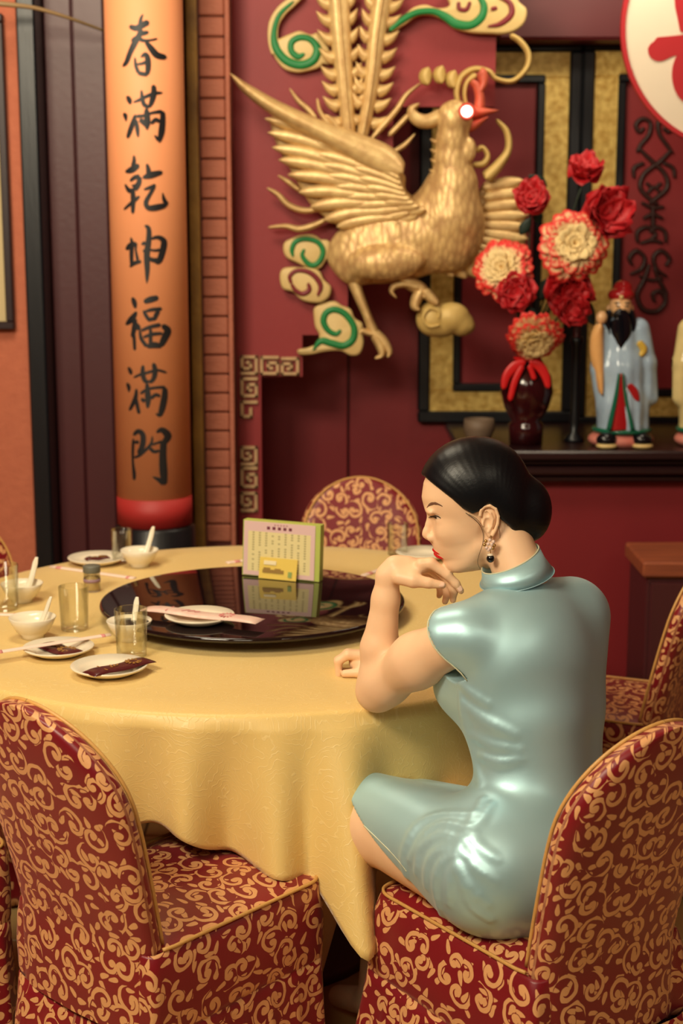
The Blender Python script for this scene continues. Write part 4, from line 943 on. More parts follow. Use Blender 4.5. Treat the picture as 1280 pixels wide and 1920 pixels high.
packet('brown foil wipe packet on the nearest white side plate', (166, 1265), (281, 1238), .021, TT + .0165)
packet('brown foil wipe packet under the long chopstick sleeve', (82, 1208), (142, 1228), .024, TT + .0075)
packet('dark packet on the far rim side plate', (160, 1050), (205, 1046), .014, TT + .017)
M_pk = mat('pink_pack', (224, 180, 168), .4, var=.6, scale=55, c2=(236, 222, 200), bump=.4, bscale=40)
packet('pink and white napkin packet across the plate on the turntable', (272, 1141), (488, 1166), .022, SZ + .0175, (M_pk, M_pinkprint))

# menu stand
A, B = at(454, 1078, SZ), at(598, 1092, SZ); zt = SZ + .128
d = (B - A) / np.linalg.norm(B - A); nrm = np.array([d[1], -d[0], 0])
ms = thing('menu_stand', 'pink and yellow menu stand with green edge on turntable', 'menu', tuple((A + B) / 2 * [1, 1, 0] + [0, 0, SZ]))
def plate3(a, b, z0, z1, th, lean=0, off=0):
    V = []
    for zz_, l in ((z0, 0), (z1, lean)):
        for p in (a, b):
            for o_ in (0, -th): V.append(np.array([p[0], p[1], zz_]) + nrm * (off + o_ - l))
    return V, [(0, 2, 6, 4), (1, 5, 7, 3), (0, 1, 3, 2), (4, 6, 7, 5), (0, 4, 5, 1), (2, 3, 7, 6)]
M_gr = mat('lime_edge', (190, 196, 96), .4, var=.3, scale=30, c2=(140, 178, 80))
obj('stand_body', *plate3(A, B, SZ + .001, zt, .020, .01, 0), M_gr, ms, smooth=False)
def menu_mat():
    g = G('menu_print'); u_, v_, _ = g.xyz(g.coord('UV'))
    ins = g.m('MULTIPLY', (u_ - .5).abs().lt(.44), (v_ - .45).abs().lt(.37))
    col = (u_ * 11.).fract(); row = (v_ * 22.).fract(); cid = g.vec((u_ * 11.).floor(), (v_ * 22.).floor())
    rnd = g.n('ShaderNodeTexWhiteNoise', {0: cid}, noise_dimensions='2D')
    ink = g.m('MULTIPLY', (col - .5).abs().lt(.16), (row - .5).abs().lt(.33)) * rnd.gt(.22) * ins
    base = g.mix(ins, lin((226, 190, 186)), lin((232, 216, 158)))
    t1 = g.m('MULTIPLY', (v_ - .895).abs().lt(.028), g.m('MULTIPLY', (u_ - .5).abs().lt(.19), ((u_ * 13.).fract() - .5).abs().lt(.28)))
    t2 = g.m('MULTIPLY', (v_ - .955).abs().lt(.012), g.m('MULTIPLY', (u_ - .52).abs().lt(.11), ((u_ * 24.).fract() - .5).abs().lt(.3)))
    c = g.mix(ink * .55, base, lin((116, 104, 62))); c = g.mix(t1, c, lin((110, 40, 60))); c = g.mix(t2 * .7, c, lin((150, 70, 80)))
    g.set(Base_Color=c, Roughness=.4); return g.mat
V, F = plate3(A + d * .003, B - d * .012, SZ + .003, zt - .002, .0015, .0099, .0018)
uvs = [(0, 0), (0, 0), (1, 0), (1, 0), (0, 1), (0, 1), (1, 1), (1, 1)]
obj('menu_sheet', V, F, menu_mat(), ms, smooth=False, uv=uvs)
a, b = at(481, 1085, SZ + .001), at(553, 1091, SZ + .001)
a = A + d * np.dot(a - A, d) + nrm * .016; b = A + d * np.dot(b - A, d) + nrm * .016
cdt = thing('table_card', 'small yellow folded card leaning on the menu stand', 'card', tuple((a + b) / 2 * [1, 1, 0] + [0, 0, SZ]))
h = .048
obj('card', *plate3(a, b, SZ + .001, SZ + h, .0012, .010, 0), mat('yellow_card', (232, 200, 92), .45, var=.1), cdt, smooth=False)
def patch(u0, u1, v0, v1, m, nm='printed_patch'):
    obj(nm, *plate3(a + (b - a) * u0, a + (b - a) * u1, SZ + .001 + h * v0, SZ + .001 + h * v1, .0008, .010 * (v1 - v0), .0014 - .010 * v0), m, cdt, smooth=False)
patch(.12, .45, .66, .84, mat('white_patch', (238, 222, 180), .5)); patch(.1, .66, .28, .44, mat('brown_patch', (150, 116, 50), .5)); patch(.78, .88, .14, .4, mat('green_patch', (140, 160, 90), .5))
patch(.12, .3, .44, .52, MATS['brown_patch']); patch(.42, .58, .44, .5, MATS['brown_patch'])

# ================================================================ chairs in patterned covers
def damask():
    g = G('red_gold_damask'); uv = g.coord('UV')
    wob = g.noise(uv, 26., 2., out=1); uv = g.n('ShaderNodeVectorMath', {0: uv, 1: g.n('ShaderNodeVectorMath', {0: wob, 3: .012}, operation='SCALE')}, operation='ADD')
    def cells(scale, rnd):
        p = g.mapv(uv, (scale, scale, 1)); vo = g.n('ShaderNodeTexVoronoi', {'Vector': p, 'Scale': 1., 'Randomness': rnd}, out=None, voronoi_dimensions='2D')
        cx, cy, _ = g.xyz(Sk(g, vo.outputs['Position'])); x, y, _ = g.xyz(p); r1, r2, r3 = g.xyz(Sk(g, vo.outputs['Color']))
        return x - cx, y - cy, Sk(g, vo.outputs['Distance']), r1, r2, r3
    x, y, r, r1, r2, r3 = cells(21., .75)
    hand = r1.gt(.5) * 2. - 1.; ang = g.m('ARCTAN2', y, x * hand) / (2 * math.pi)
    turn = (ang + r2 + g.m('POWER', r.max(.001), .62) * 2.05).fract()       # spiral arms
    wid = g.m('SUBTRACT', .225, r * .20)
    arm = ((turn - .5).abs().lt(wid)) * r.lt(.62)
    bulb = r.lt(.13); scroll = arm.max(bulb) * g.m('SUBTRACT', 1., (r - .165).abs().lt(.03) * (turn - .5).abs().gt(.2))
    x2, y2, q, s1, s2, s3 = cells(36., .7)
    a = s1 * 6.283; ca, sa = g.m('COSINE', a), g.m('SINE', a); lx, ly = x2 * ca + y2 * sa, y2 * ca - x2 * sa
    leaf = (g.m('POWER', (lx * 2.6).abs(), 2.) + g.m('POWER', (ly * g.m('ADD', 6.4, lx * 7.)).abs(), 2.)).lt(1.)
    free = g.m('SUBTRACT', 1., (turn - .5).abs().lt(wid + .07) * r.lt(.60))
    pat = scroll.max(leaf * free)
    n = g.noise(uv, 900., 2.); big = g.noise(uv, 5., 2.)
    red = g.mix(big, lin((138, 14, 28)), lin((108, 10, 24))); gold = g.mix(g.ramp(n, .3, .7) * .4, lin((226, 168, 112)), lin((200, 134, 84)))
    g.set(Base_Color=g.mix(pat, red, gold), Roughness=g.mix(pat, (.38, .38, .38), (.5, .5, .5)), Sheen_Weight=.2, Sheen_Tint=(1, .5, .4))
    g.bump(pat * .5 + n * .25, .4, .0015); return g.mat
M_dam = damask()
M_pipe = mat('gold_piping', (216, 164, 92), .45, var=.3, scale=200)
SEAT, HW, YF, YR = .47, .17, .205, -.16
def rrect(hx, y0, y1, rad, n=72):
    """rounded rectangle loop, counter clockwise from the rear middle, evenly spaced; returns points and arc length"""
    P = []
    for cx, cy, a0 in ((hx - rad, y0 + rad, -90), (hx - rad, y1 - rad, 0), (-hx + rad, y1 - rad, 90), (-hx + rad, y0 + rad, 180)):
        for a in np.linspace(a0, a0 + 90, 8): P.append((cx + rad * math.cos(math.radians(a)), cy + rad * math.sin(math.radians(a))))
    P = np.array([(0, y0)] + P + [(0, y0)]); s = np.r_[0, np.cumsum(np.linalg.norm(np.diff(P, axis=0), axis=1))]
    t = np.linspace(0, s[-1], n, endpoint=False); return np.c_[np.interp(t, s, P[:, 0]), np.interp(t, s, P[:, 1])], t
def loft(rings, us, closed=True):
    V, uv = [], []
    for L, u in zip(rings, us):
        for p, a in zip(L, u): V.append(p); uv.append(a)
    return V, grid_faces(len(rings), len(rings[0]), False, closed), uv
def back_hw(h): return .162 + .012 * min(1, h / .2) if h < .235 else .174 * max(0, 1 - ((h - .235) / .16) ** 2.0) ** .5
def chair(label, loc, rz, flare=.02):
    t = thing('dining_chair', label, 'chair', (loc[0], loc[1], 0), rz, 'damask covered dining chairs')
    # skirt with pleats
    L0, s0 = rrect(HW + .004, YR - .06, YF + .004, .035, 240); rings, us = [], []
    N2 = L0 - L0.mean(0); N2 /= np.linalg.norm(N2, axis=1)[:, None]
    for i, z in enumerate(np.linspace(.335, .012, 14)):
        f = (.335 - z) / .323; tri = np.abs(((s0 / .062) % 1) - .5) * 2; wv = (tri ** 3 - .3) * .016 * f ** .7 + .006 * np.sin(s0 * 31) * f + flare * f + max(0, flare - .03) * .5
        wv = wv - .016 * np.clip((YR - .035 - L0[:, 1]) / .02, 0, 1) * max(0, 1 - 4 * f); P = L0 + N2 * wv[:, None]; rings.append([(x, y, z) for x, y in P]); us.append([(a * 1.05, z) for a in s0])
    V, F, uv = loft(rings, us); o = obj('skirt', V, F, M_dam, t, uv=uv, local=True); o.modifiers.new('thickness', 'SOLIDIFY').thickness = .002
    # apron round the seat
    rings, us = [], []; L1, s1 = rrect(HW, YR - .055, YF, .035, 120); n1 = L1 - L1.mean(0); n1 /= np.linalg.norm(n1, axis=1)[:, None]
    for z, o_ in ((.325, .003), (.34, .007), (.39, .009), (.44, .006), (.466, .001), (.471, -.004)):
        rear = np.clip((YR - .03 - L1[:, 1]) / .02, 0, 1)[:, None]; P = L1 + n1 * ((1 - rear) * o_ - rear * .014 + (1 - rear) * max(0, flare - .03) * .5 * min(1, (.471 - z) / .1)); rings.append([(x, y, z + .004 * math.sin(a * 20) * (z < .36)) for (x, y), a in zip(P, s1)]); us.append([(a + 2.3, z) for a in s1])
    V, F, uv = loft(rings, us); obj('apron', V, F, M_dam, t, uv=uv, local=True).modifiers.new('thickness', 'SOLIDIFY').thickness = .002
    # seat cushion
    V, uv = [], []; n = 18; L2, s2 = rrect(HW - .002, YR - .03, YF - .002, .04, 72); c = L2.mean(0)
    for i in range(n + 1):
        f = 1 - i / n
        for x, y in L2: X = c + (np.array([x, y]) - c) * f; V.append((X[0], X[1], SEAT + .022 * (1 - f ** 3.2))); uv.append((X[0] + .7, X[1] + 5))
    obj('seat', V, grid_faces(n + 1, 72, False, True), M_dam, t, uv=uv, local=True)
    # backrest
    rings, us = [], []; hs = list(np.linspace(-.138, .235, 14)) + list(.235 + .16 * np.sin(np.linspace(0, math.pi / 2, 18)[1:]))
    m = 56
    def arc(x, y, w_, th): e_ = (th - abs(y)) * math.copysign(1, x) * (abs(x) > .8 * w_); return (x + e_) if y >= 0 else -(x + e_)
    def ctr(h): return YR - .028 - .085 * max(0, h) / .39 - .06 * (max(0, h) / .39) ** 2 * .3
    for h in hs:
        w_ = max(back_hw(max(h, 0)), .004); th = .027 if h < .25 else .027 - .012 * ((h - .25) / .145) ** 2
        if h < 0: th = .027 + .002
        L, u = [], []
        for k in range(m):
            a = 2 * math.pi * k / m; e = .28; cx, sy = math.cos(a), math.sin(a)
            x = w_ * math.copysign(abs(cx) ** (e * 1.1), cx); y = th * math.copysign(abs(sy) ** .75, sy)
            L.append((x, ctr(h) + y - .012 * (x / .17) ** 2 * -1.2, SEAT + h)); u.append((arc(x, y, w_, th) + (0 if y < 0 else 3), h + 9))
        rings.append(L); us.append(u)
    V, F, uv = loft(rings, us); F = list(F); k0 = (len(rings) - 1) * m; F.append(tuple(range(k0, k0 + m)))
    obj('backrest', V, F, M_dam, t, uv=uv, local=True)
    # piping: up one edge of the backrest, over its crown and down, then round the seat
    hh = [h for h in hs if h >= 0]; pl = []
    for sg in (1, -1):
        seq = [(sg * back_hw(h) * .94, ctr(h) + .0225 - .010 * (max(0, h - .25) / .145) ** 2 + .0144 * (.94 * back_hw(h) / .17) ** 2, SEAT + h + .001) for h in hh]; pl.append(seq)
    P = np.array(pl[0] + pl[1][::-1]); 
    ed = catmull(P, 120); obj('piping', *tube(ed, .0032, 7), M_pipe, t, local=True)
    S = [(x, y) for x, y in L2 if y > YR - .01]; S = sorted(S, key=lambda p: (p[0] > 0, p[1] if p[0] < 0 else -p[1]))
    lft = sorted([p for p in S if p[0] <= 0 and p[1] < YF - .045], key=lambda p: p[1]); rgt = sorted([p for p in S if p[0] > 0 and p[1] < YF - .045], key=lambda p: -p[1])
    frt = sorted([p for p in S if p[1] >= YF - .045], key=lambda p: p[0])
    P = np.array([(x * 1.01, y, SEAT + .004) for x, y in lft + frt + rgt]); obj('piping', *tube(catmull(P, 140), .0032, 7), M_pipe, t, local=True)
    return t
CH_L = chair('red and gold damask chair in the left foreground, empty seat', (-.288, 2.423), math.atan2(.744, .668) - math.pi / 2)
def more(label, x, y, ang):
    c = copy_tree(CH_L); c.location = (x, y, 0); c.rotation_euler = (0, 0, ang); c['label'] = label; return c
face = lambda fx, fy: math.atan2(fy, fx) - math.pi / 2
chair('red and gold damask chair the woman sits on', (.328 - .589 * .028 - .011, 2.325 + .808 * .028 - .008), face(-.589, .808), .065).scale = (.92, 1, 1)
p = U(1199, 1362, .47); f = np.array([-.92, .39]); f /= np.linalg.norm(f); lf = np.array([-f[1], f[0]])
q = p[:2] - lf * .17 + f * .16; more('red and gold damask chair at right, cut by the picture edge', q[0], q[1], face(*f))
p = W(682, 905, 4.3); more('red and gold damask chair facing us across the table', p[0], 4.3 - .26, face(.04, -1))
more('dark red damask chair at the far left picture edge', -.80, 3.60, face(.72, -.62))
more('red damask chair peeking in at the bottom left corner', -.86, 2.62, face(.80, .5))
# low cabinet behind the right chair
p = W(1202, 1050, 4.15); cbn = thing('side_cabinet', 'low dark red cabinet with worn orange wooden top at right', 'cabinet', (p[0] + .2, 4.3, 0))
obj('cabinet_top', *box((p[0], 4.12, p[2] - .045), (p[0] + .5, 4.4, p[2]), .006), mat('worn_orange_wood', (168, 88, 52), .55, var=.7, scale=12, stretch=(.5, 4, 4), c2=(96, 46, 34)), cbn, smooth=False)
obj('cabinet_body', *box((p[0] + .015, 4.14, .05), (p[0] + .49, 4.39, p[2] - .045), .004), M_maroon, cbn, smooth=False)
for i in (0, 1): dd = obj('cabinet_door', *box((p[0] + .025 + .235 * i, 4.128, .07), (p[0] + .25 + .235 * i, 4.14, p[2] - .06), .004), M_maroon, cbn, smooth=False)
obj('plinth', *box((p[0] + .03, 4.16, 0), (p[0] + .48, 4.38, .05)), M_black, cbn, smooth=False)

# ================================================================ the seated woman
YH = 2.50; SH = mpp(YH); DY = -.05
def march(fn, px, py, t0=2.0, t1=3.0, step=.002):      # first hit of the camera ray with a field
    d = W(px, py, 1.0) - [0, 0, CAMZ]; t = np.arange(t0, t1, step); P = np.array([0, 0, CAMZ]) + d * t[:, None]
    D = fn(P); i = np.argmax(D < 0); return P[i] if (D < 0).any() else None
# ---- head, sketched in pixels of the profile: u right, v down, w towards the camera side
TAU = math.radians(12); HC, HS = math.cos(TAU), math.sin(TAU); U0, V0 = 900.6, 970.
def to_uvw(P):
    x, z = P[:, 0], P[:, 2] - CAMZ; zc = YH * CT - z * ST; return 640 + FPX * x / zc, 960 - FPX * (YH * ST + z * CT) / zc, -(P[:, 1] - YH) / SH
def from_uvw(u, v, w): p = W(u, v, YH); return p + np.array([0, -w * SH, 0])
def to_abw(P):
    u, v, w = to_uvw(P); du, dv = u - U0, v - V0; return np.stack([-du * HC + dv * HS, -du * HS - dv * HC, w], -1)
def ab(u, v): du, dv = u - U0, v - V0; return -du * HC + dv * HS, -du * HS - dv * HC
FB = [-96,-92,-88,-84,-78,-72,-66,-62,-56,-46,-39,-33,-26,-20,-10,5,22,30,40,60,80]
FF = [40,56,70,79,85,87.5,87,88,92,96,98,99,98.5,97,95,91,89.5,92,95,95,80]
FL = [30,34,40,48,56,60,62,64,66,70,72,74,75,76,78,82,85,87,88,90,90]
FW = [8,16,24,30,36,39,42,43,45,48,50,52,55,57,60,63,64,64,64,66,66]
def lipfield(Q, e=0):
    a, b, w = Q[:, 0], Q[:, 1], np.abs(Q[:, 2]); f, L, hw = np.interp(b, FB, FF), np.interp(b, FB, FL), np.interp(b, FB, FW)
    p = a - (f - L + L * np.sqrt(np.maximum(.05, 1 - (w / hw) ** 2))); R = np.stack([p, b + w * .27, w], -1)
    up = sd_ell(R, (-3.8, -41.8, 0), (7 + e, 4.4 + e, 23 + e)); lo = sd_ell(R, (-3, -50.8, 0), (8 + e, 6.2 + e, 22 + e)); return up, lo
def head_abw(Q, ear=True):
    a, b, w = Q[:, 0], Q[:, 1], np.abs(Q[:, 2]); S_ = np.stack([a, b, w], -1)
    d = sd_ell(Q, (1, 55, 0), (96, 82, 76))
    f, L, hw = np.interp(b, FB, FF), np.interp(b, FB, FL), np.interp(b, FB, FW); c = f - L
    Lx = np.where(a > c, L, 40.); r = np.sqrt(((a - c) / Lx) ** 2 + (w / hw) ** 2)
    fc = (r - 1) * np.minimum(Lx, hw); fc = np.maximum(fc, np.maximum(-94 - b, b - 78))
    d = smin(d, fc, 14)
    d = smin(d, sd_caps(S_, (60, -76, 18), (14, -44, 43), 10, 12), 18)                 # jaw
    d = smin(d, sd_ell(S_, (62, -4, 33), (22, 17, 16)), 20)                             # cheek bone
    d = smax(d, -sd_ell(S_, (97, 20, 30), (9, 6, 12)), 12)                              # eye socket
    d = smin(d, sd_ell(S_, (90, 36, 24), (7, 5, 20)), 10)                                # brow
    d = smin(d, sd_ell(S_, (71, 16, 32), (13, 11, 13)), 4)                              # lids over the eyeball
    n = chain(S_, [(90, 26, 0, 6), (96.5, 8, 0, 6.6), (103, -5, 0, 8), (106, -10, 0, 8.2)], 4)
    n = smin(n, sd_ell(S_, (97, -16, 11), (10, 7, 7)), 4); n = smin(n, sd_caps(S_, (104, -16, 0), (96, -24, 0), 5, 5), 4)
    d = smin(d, n, 6); d = smax(d, -sd_ell(S_, (101, -22, 7), (5, 3, 3)), 2)
    up, lo = lipfield(Q); d = smin(d, up, 2.5); d = smin(d, lo, 2.5)
    return d
NK0, NK1 = np.array([.265, 2.485, 1.10]), np.array([.297, 2.452, 1.0])
SHL, SHR = np.array([.178, 2.372, .928]), np.array([.425, 2.535, .935])
ELB = U(706, 1296, .787); WRI = W(727, 1080, 2.515)
LAT = np.array([.808, .589, 0]); FWD = np.array([-.589, .808, 0]); UPV = np.array([0, 0, 1.])
AX = np.stack([LAT, FWD, UPV], 1)
PEL = np.array([.30, 2.31, .575])
HP = lambda px, py, dy: W(px, py, 2.515 + dy)          # hand sketch points
def finger(P, pts, k=.004): return chain(P, [(*HP(a, b, dy), r) for a, b, dy, r in pts], k)
def left_hand(P):
    d = chain(P, [(*WRI, .0195), (*HP(742, 1066, 0), .020), (*HP(762, 1062, 0), .018)], .012)
    ax = HP(800, 1056, 0) - HP(740, 1068, 0); ax /= np.linalg.norm(ax); R = np.stack([ax, [0, 1, 0], np.cross(ax, [0, 1, 0])], 1)
    d = smin(d, sd_ell(P, HP(774, 1064, .004), (.037, .034, .0135), R), .010)
    d = smin(d, finger(P, [(748, 1082, -.022, .013), (775, 1088, -.032, .0125), (803, 1093, -.036, .0088), (829, 1097, -.036, .0066)]), .008)
    d = smin(d, finger(P, [(790, 1058, -.020, .0105), (808, 1056, -.022, .0092), (838, 1077, -.024, .0078), (854, 1094, -.024, .0068), (864, 1108, -.023, .0054)]), .005)
    d = smin(d, finger(P, [(790, 1060, -.002, .0105), (812, 1060, -.004, .0092), (842, 1088, -.006, .0078), (850, 1110, -.006, .0068), (849, 1125, -.005, .0055)]), .004)
    d = smin(d, finger(P, [(786, 1064, .016, .010), (808, 1066, .014, .009), (835, 1094, .012, .0076), (838, 1114, .012, .0066), (834, 1128, .012, .0054)]), .004)
    d = smin(d, finger(P, [(782, 1070, .032, .009), (800, 1074, .030, .008), (822, 1094, .028, .0066), (826, 1108, .028, .006), (823, 1117, .028, .005)]), .004)
    return d
RH = U(664, 1262, .757)
def RP(px, py, dy): return W(px, py, RH[1] + dy)
def right_hand(P):
    d = sd_ell(P, RP(684, 1243, .012), (.030, .028, .018))
    for dy in (0, .018, .034, .048):
        s = 1 - 4 * abs(dy - .016)
        d = smin(d, chain(P, [(*RP(682, 1230 - 60 * dy, dy), .0098), (*RP(652, 1228 - 60 * dy, dy), .0088), (*RP(634, 1240 - 50 * dy, dy), .0078), (*RP(635, 1266 - 130 * dy, dy), .0066)], .004), .004)
    d = smin(d, chain(P, [(*RP(700, 1258, -.012), .0115), (*RP(672, 1261, -.014), .0092), (*RP(646, 1263, -.012), .0074)], .004), .005)
    return d
KNL = PEL - LAT * .088 + FWD * .42 + UPV * -.012; KNR = PEL + LAT * .075 + FWD * .43 - UPV * .03
ER, WR = np.array([.35, 2.70, .80]), RP(702, 1244, .016)
def sd_head(P):
    h = head_abw(to_abw(P)) * SH; return smin(h, sd_caps(P, NK0 + [-.002, .004, -.01], NK1, .0405, .043), .016)
def sd_torso(P):
    d = sd_caps(P, NK1 + [0, 0, -.03], (SHL + SHR) / 2 + [0, 0, -.08], .04, .07)
    d = smin(d, sd_ell(P, (.305, 2.42, .82), (.10, .075, .14), AX), .03)
    d = smin(d, sd_ell(P, (.315, 2.36, .69), (.06, .055, .13), AX), .02)
    return smin(d, sd_ell(P, PEL - UPV * .01, (.12, .09, .08), AX), .02)
def sd_larm(P):
    a = chain(P, [(*(SHL + [.014, .002, -.006]), .0405), (*(SHL * .55 + ELB * .45), .0415), (*(SHL * .12 + ELB * .88 + [0, 0, .002]), .0345), (*ELB, .033)], .03)
    fm = ELB * .62 + WRI * .38
    return smin(a, chain(P, [(*ELB, .0325), (*(fm + [-.002, 0, 0]), .0315), (*(ELB * .2 + WRI * .8), .0225), (*WRI, .0195)], .012), .014)
def sd_rarm(P): return chain(P, [(*(SHR + [-.05, -.03, -.02]), .036), (*ER, .036), (*WR, .021)], .02)
def sd_legs(P):
    d = None
    for K, off in ((KNL, -.088), (KNR, .075)):
        hp = PEL + LAT * off + FWD * .05 + UPV * (-.03 if off > 0 else 0)
        q_ = 1 if off < 0 else .7
        lg = chain(P, [(*(hp + UPV * -.012), .078 * q_), (*(hp * .4 + K * .6 + UPV * -.008), .066 * q_), (*K, .052 * q_), (*(K + FWD * .03 + UPV * -.05), .05 * q_)], .02)
        F_ = K + FWD * (.12 if off < 0 else .08) + [0, 0, -.47]
        lg = smin(lg, chain(P, [(*K, .05 * q_), (*(K * .72 + F_ * .28 - FWD * .015), .05), (*F_, .03), (*(F_ + FWD * .11 + UPV * -.035), .022)], .02), .02); d = lg if d is None else smin(d, lg, .02)
    return d
def body_sdf(P):
    d = within(P, (.10, 2.38, .98), (.40, 2.62, 1.30), sd_head)
    d = smin(d, within(P, (.12, 2.15, .44), (.48, 2.60, 1.05), sd_torso), .015)
    a = within(P, (.0, 2.28, .74), (.26, 2.66, 1.02), sd_larm); a = smin(a, within(P, (.05, 2.45, .90), (.24, 2.58, 1.03), left_hand), .008); d = smin(d, a, .004)
    r = within(P, (.0, 2.45, .74), (.50, 2.80, 1.0), sd_rarm); r = smin(r, within(P, (-.03, 2.55, .74), (.12, 2.78, .86), right_hand), .01); d = smin(d, r, .01)
    return smin(d, within(P, (-.16, 2.12, .02), (.46, 2.86, .68), sd_legs), .008)
wm = thing('person', 'woman in pale blue satin dress resting chin on hand at table', 'person', (PEL[0], PEL[1], 0))
def skin_mat():
    g = G('skin'); co = g.coord(); n = g.noise(co, 35., 3.)
    g.set(Base_Color=g.mix(g.ramp(n, .3, .7) * .25, lin((242, 200, 160)), lin((232, 182, 140))), Roughness=.46, Subsurface_Weight=.12, Subsurface_Radius=(.012, .005, .003), Subsurface_Scale=.6, Specular_IOR_Level=.4)
    return g.mat
M_skin = skin_mat()
V, F = sdf_mesh(body_sdf, (-.16, 2.12, .02), (.56, 2.86, 1.30), .0024, True)
body = obj('body', V, F, M_skin, wm, fixn=False)
# ---- face details laid on the surface
headf = lambda P: head_abw(to_abw(P)) * SH
def face_stroke(name, pts, m, t=.0010, lift=-.0002, n=18, k=5):
    p = catmull(np.array(pts, float), n); P, H = [], []
    for u, v, h in p:
        q = march(headf, u, v, 2.2, 2.7, .0008)
        if q is None: continue
        P.append(q); H.append(max(h, .3) * SH)
    P = np.array(P); N = []
    for q in P:
        e = np.eye(3) * .002; g_ = headf(q + e) - headf(q - e); N.append(g_ / (np.linalg.norm(g_) + 1e-9))
    if len(P) > 4: P[1:-1] = (P[:-2] + P[1:-1] * 2 + P[2:]) / 4
    return obj(name, *ribbon(P, H, np.array(N), t, True, k, lift), m, body)
M_brow = mat('eyebrow_hair', (112, 74, 52), .8); M_lash = mat('eyelash', (28, 18, 16), .6); M_lip = mat('red_lipstick', (206, 18, 28), .3)
Z = lambda x, y, h: (760 + x / 4.267, 860 + y / 4.267, h / 4.267)
face_stroke('eyebrow', [Z(172, 392, 4), Z(192, 370, 13), Z(225, 358, 15), Z(262, 364, 11), Z(296, 382, 3)], M_brow, .001)
face_stroke('eye', [Z(206, 470, 4), Z(228, 472, 11), Z(252, 474, 12), Z(278, 481, 3)], mat('eye_white', (214, 186, 160), .3), .0012)
face_stroke('iris', [Z(226, 466, 6), Z(240, 471, 12), Z(254, 476, 8)], mat('dark_iris', (38, 22, 16), .2), .002)
face_stroke('eyelash', [Z(188, 470, 1.5), Z(208, 461, 3.5), Z(238, 454, 4), Z(262, 460, 3.5), Z(284, 476, 1.5)], M_lash, .0022)
face_stroke('eyelid_crease', [Z(212, 444, 1), Z(240, 438, 2.5), Z(272, 452, 1.5)], mat('lid_shade', (176, 116, 80), .6), .0008)
up_lo = lambda P: (lambda q: np.maximum(np.minimum(q[0], q[1]) * SH, -headf(P) - .0016))(lipfield(to_abw(P), .9))
c = from_uvw(818, 1038, 0)
obj('lips', *sdf_mesh(up_lo, c - [.03, .04, .03], c + [.03, .04, .03], .0011), M_lip, body)
# ear
def ear_uvw(Q):
    u, v, w = Q.T; E_ = lambda x, y: (760 + x / 4.267, 860 + y / 4.267)
    P3 = np.stack([u, v, w], -1); c, s = math.cos(.12), math.sin(.12); R = np.array([[c, -s, 0], [s, c, 0], [0, 0, 1]])
    w0 = 73
    d = sd_ell(P3, (909, 960, w0 - 1), (14, 25, 4.5), R)
    d = smin(d, sd_ell(P3, (912, 986, w0), (7, 9, 4)), 4)
    hx = [(568, 392), (574, 350), (602, 323), (645, 316), (688, 342), (708, 400), (704, 455), (684, 510), (664, 548)]
    d = smin(d, chain(P3, [(*E_(a, b), w0 + 3 + 1.2 * math.sin(i * .4), 3.1) for i, (a, b) in enumerate(hx)], 1), 1.6)
    d = smin(d, chain(P3, [(*E_(a, b), w0 + 2.5, 2.5) for a, b in ((612, 362), (648, 378), (666, 425), (656, 480), (634, 520))], 1), 1.8)
    d = smin(d, sd_ell(P3, (*E_(592, 462), w0 + 2), (3, 5, 3)), 2)
    d = smax(d, -sd_ell(P3, (*E_(622, 450), w0 + 5), (6.5, 9, 5.5)), 2); d = smax(d, -sd_ell(P3, (*E_(618, 385), w0 + 5), (5, 6, 4)), 2)
    return d
V, F = sdf_mesh(ear_uvw, (880, 925, 60), (940, 1005, 84), .9)
obj('ear', np.array([from_uvw(*p) for p in V]), F, M_skin, body)
# nails
for a, b in ((HP(829, 1096, -.0415), (1, 0)), (HP(863, 1105, -.0285), (.5, -.8))):
    dd = np.array([b[0], 0, b[1]], float); dd /= np.linalg.norm(dd); obj('fingernail', *ribbon(np.linspace(a - dd * .006, a + dd * .004, 6), [.003, .0042, .0045, .0045, .004, .0025], (0, -.9, .43), .0012, True, 5), mat('nail', (238, 196, 170), .25), body)
# ---- hair
HO = [(794,890),(797,872),(806,858),(825,842),(860,823),(900,816),(940,823),(972,842),(998,872),(1018,908),(1032,950),(1033,980),(1022,1004),(1006,1018)]
HL = [(780,892),(794,890),(818,906),(842,923),(861,940),(880,950),(893,944),(908,930),(924,944),(930,960),(945,972),(961,991),(985,1011),(1006,1018),(1010,1120),(760,1120)]
def poly2(u, v, poly):                                   # signed distance to a polygon, negative inside
    p = np.array(poly, float); d = np.full(u.shape, 1e9); ins = np.zeros(u.shape, bool)
    for i in range(len(p)):
        a, b = p[i], p[(i + 1) % len(p)]; e = b - a; t = np.clip(((u - a[0]) * e[0] + (v - a[1]) * e[1]) / (e @ e), 0, 1)
        d = np.minimum(d, np.hypot(u - a[0] - t * e[0], v - a[1] - t * e[1]))
        ins ^= ((a[1] > v) != (b[1] > v)) & (u < (b[0] - a[0]) * (v - a[1]) / (b[1] - a[1] + 1e-9) + a[0])
    return np.where(ins, -d, d)
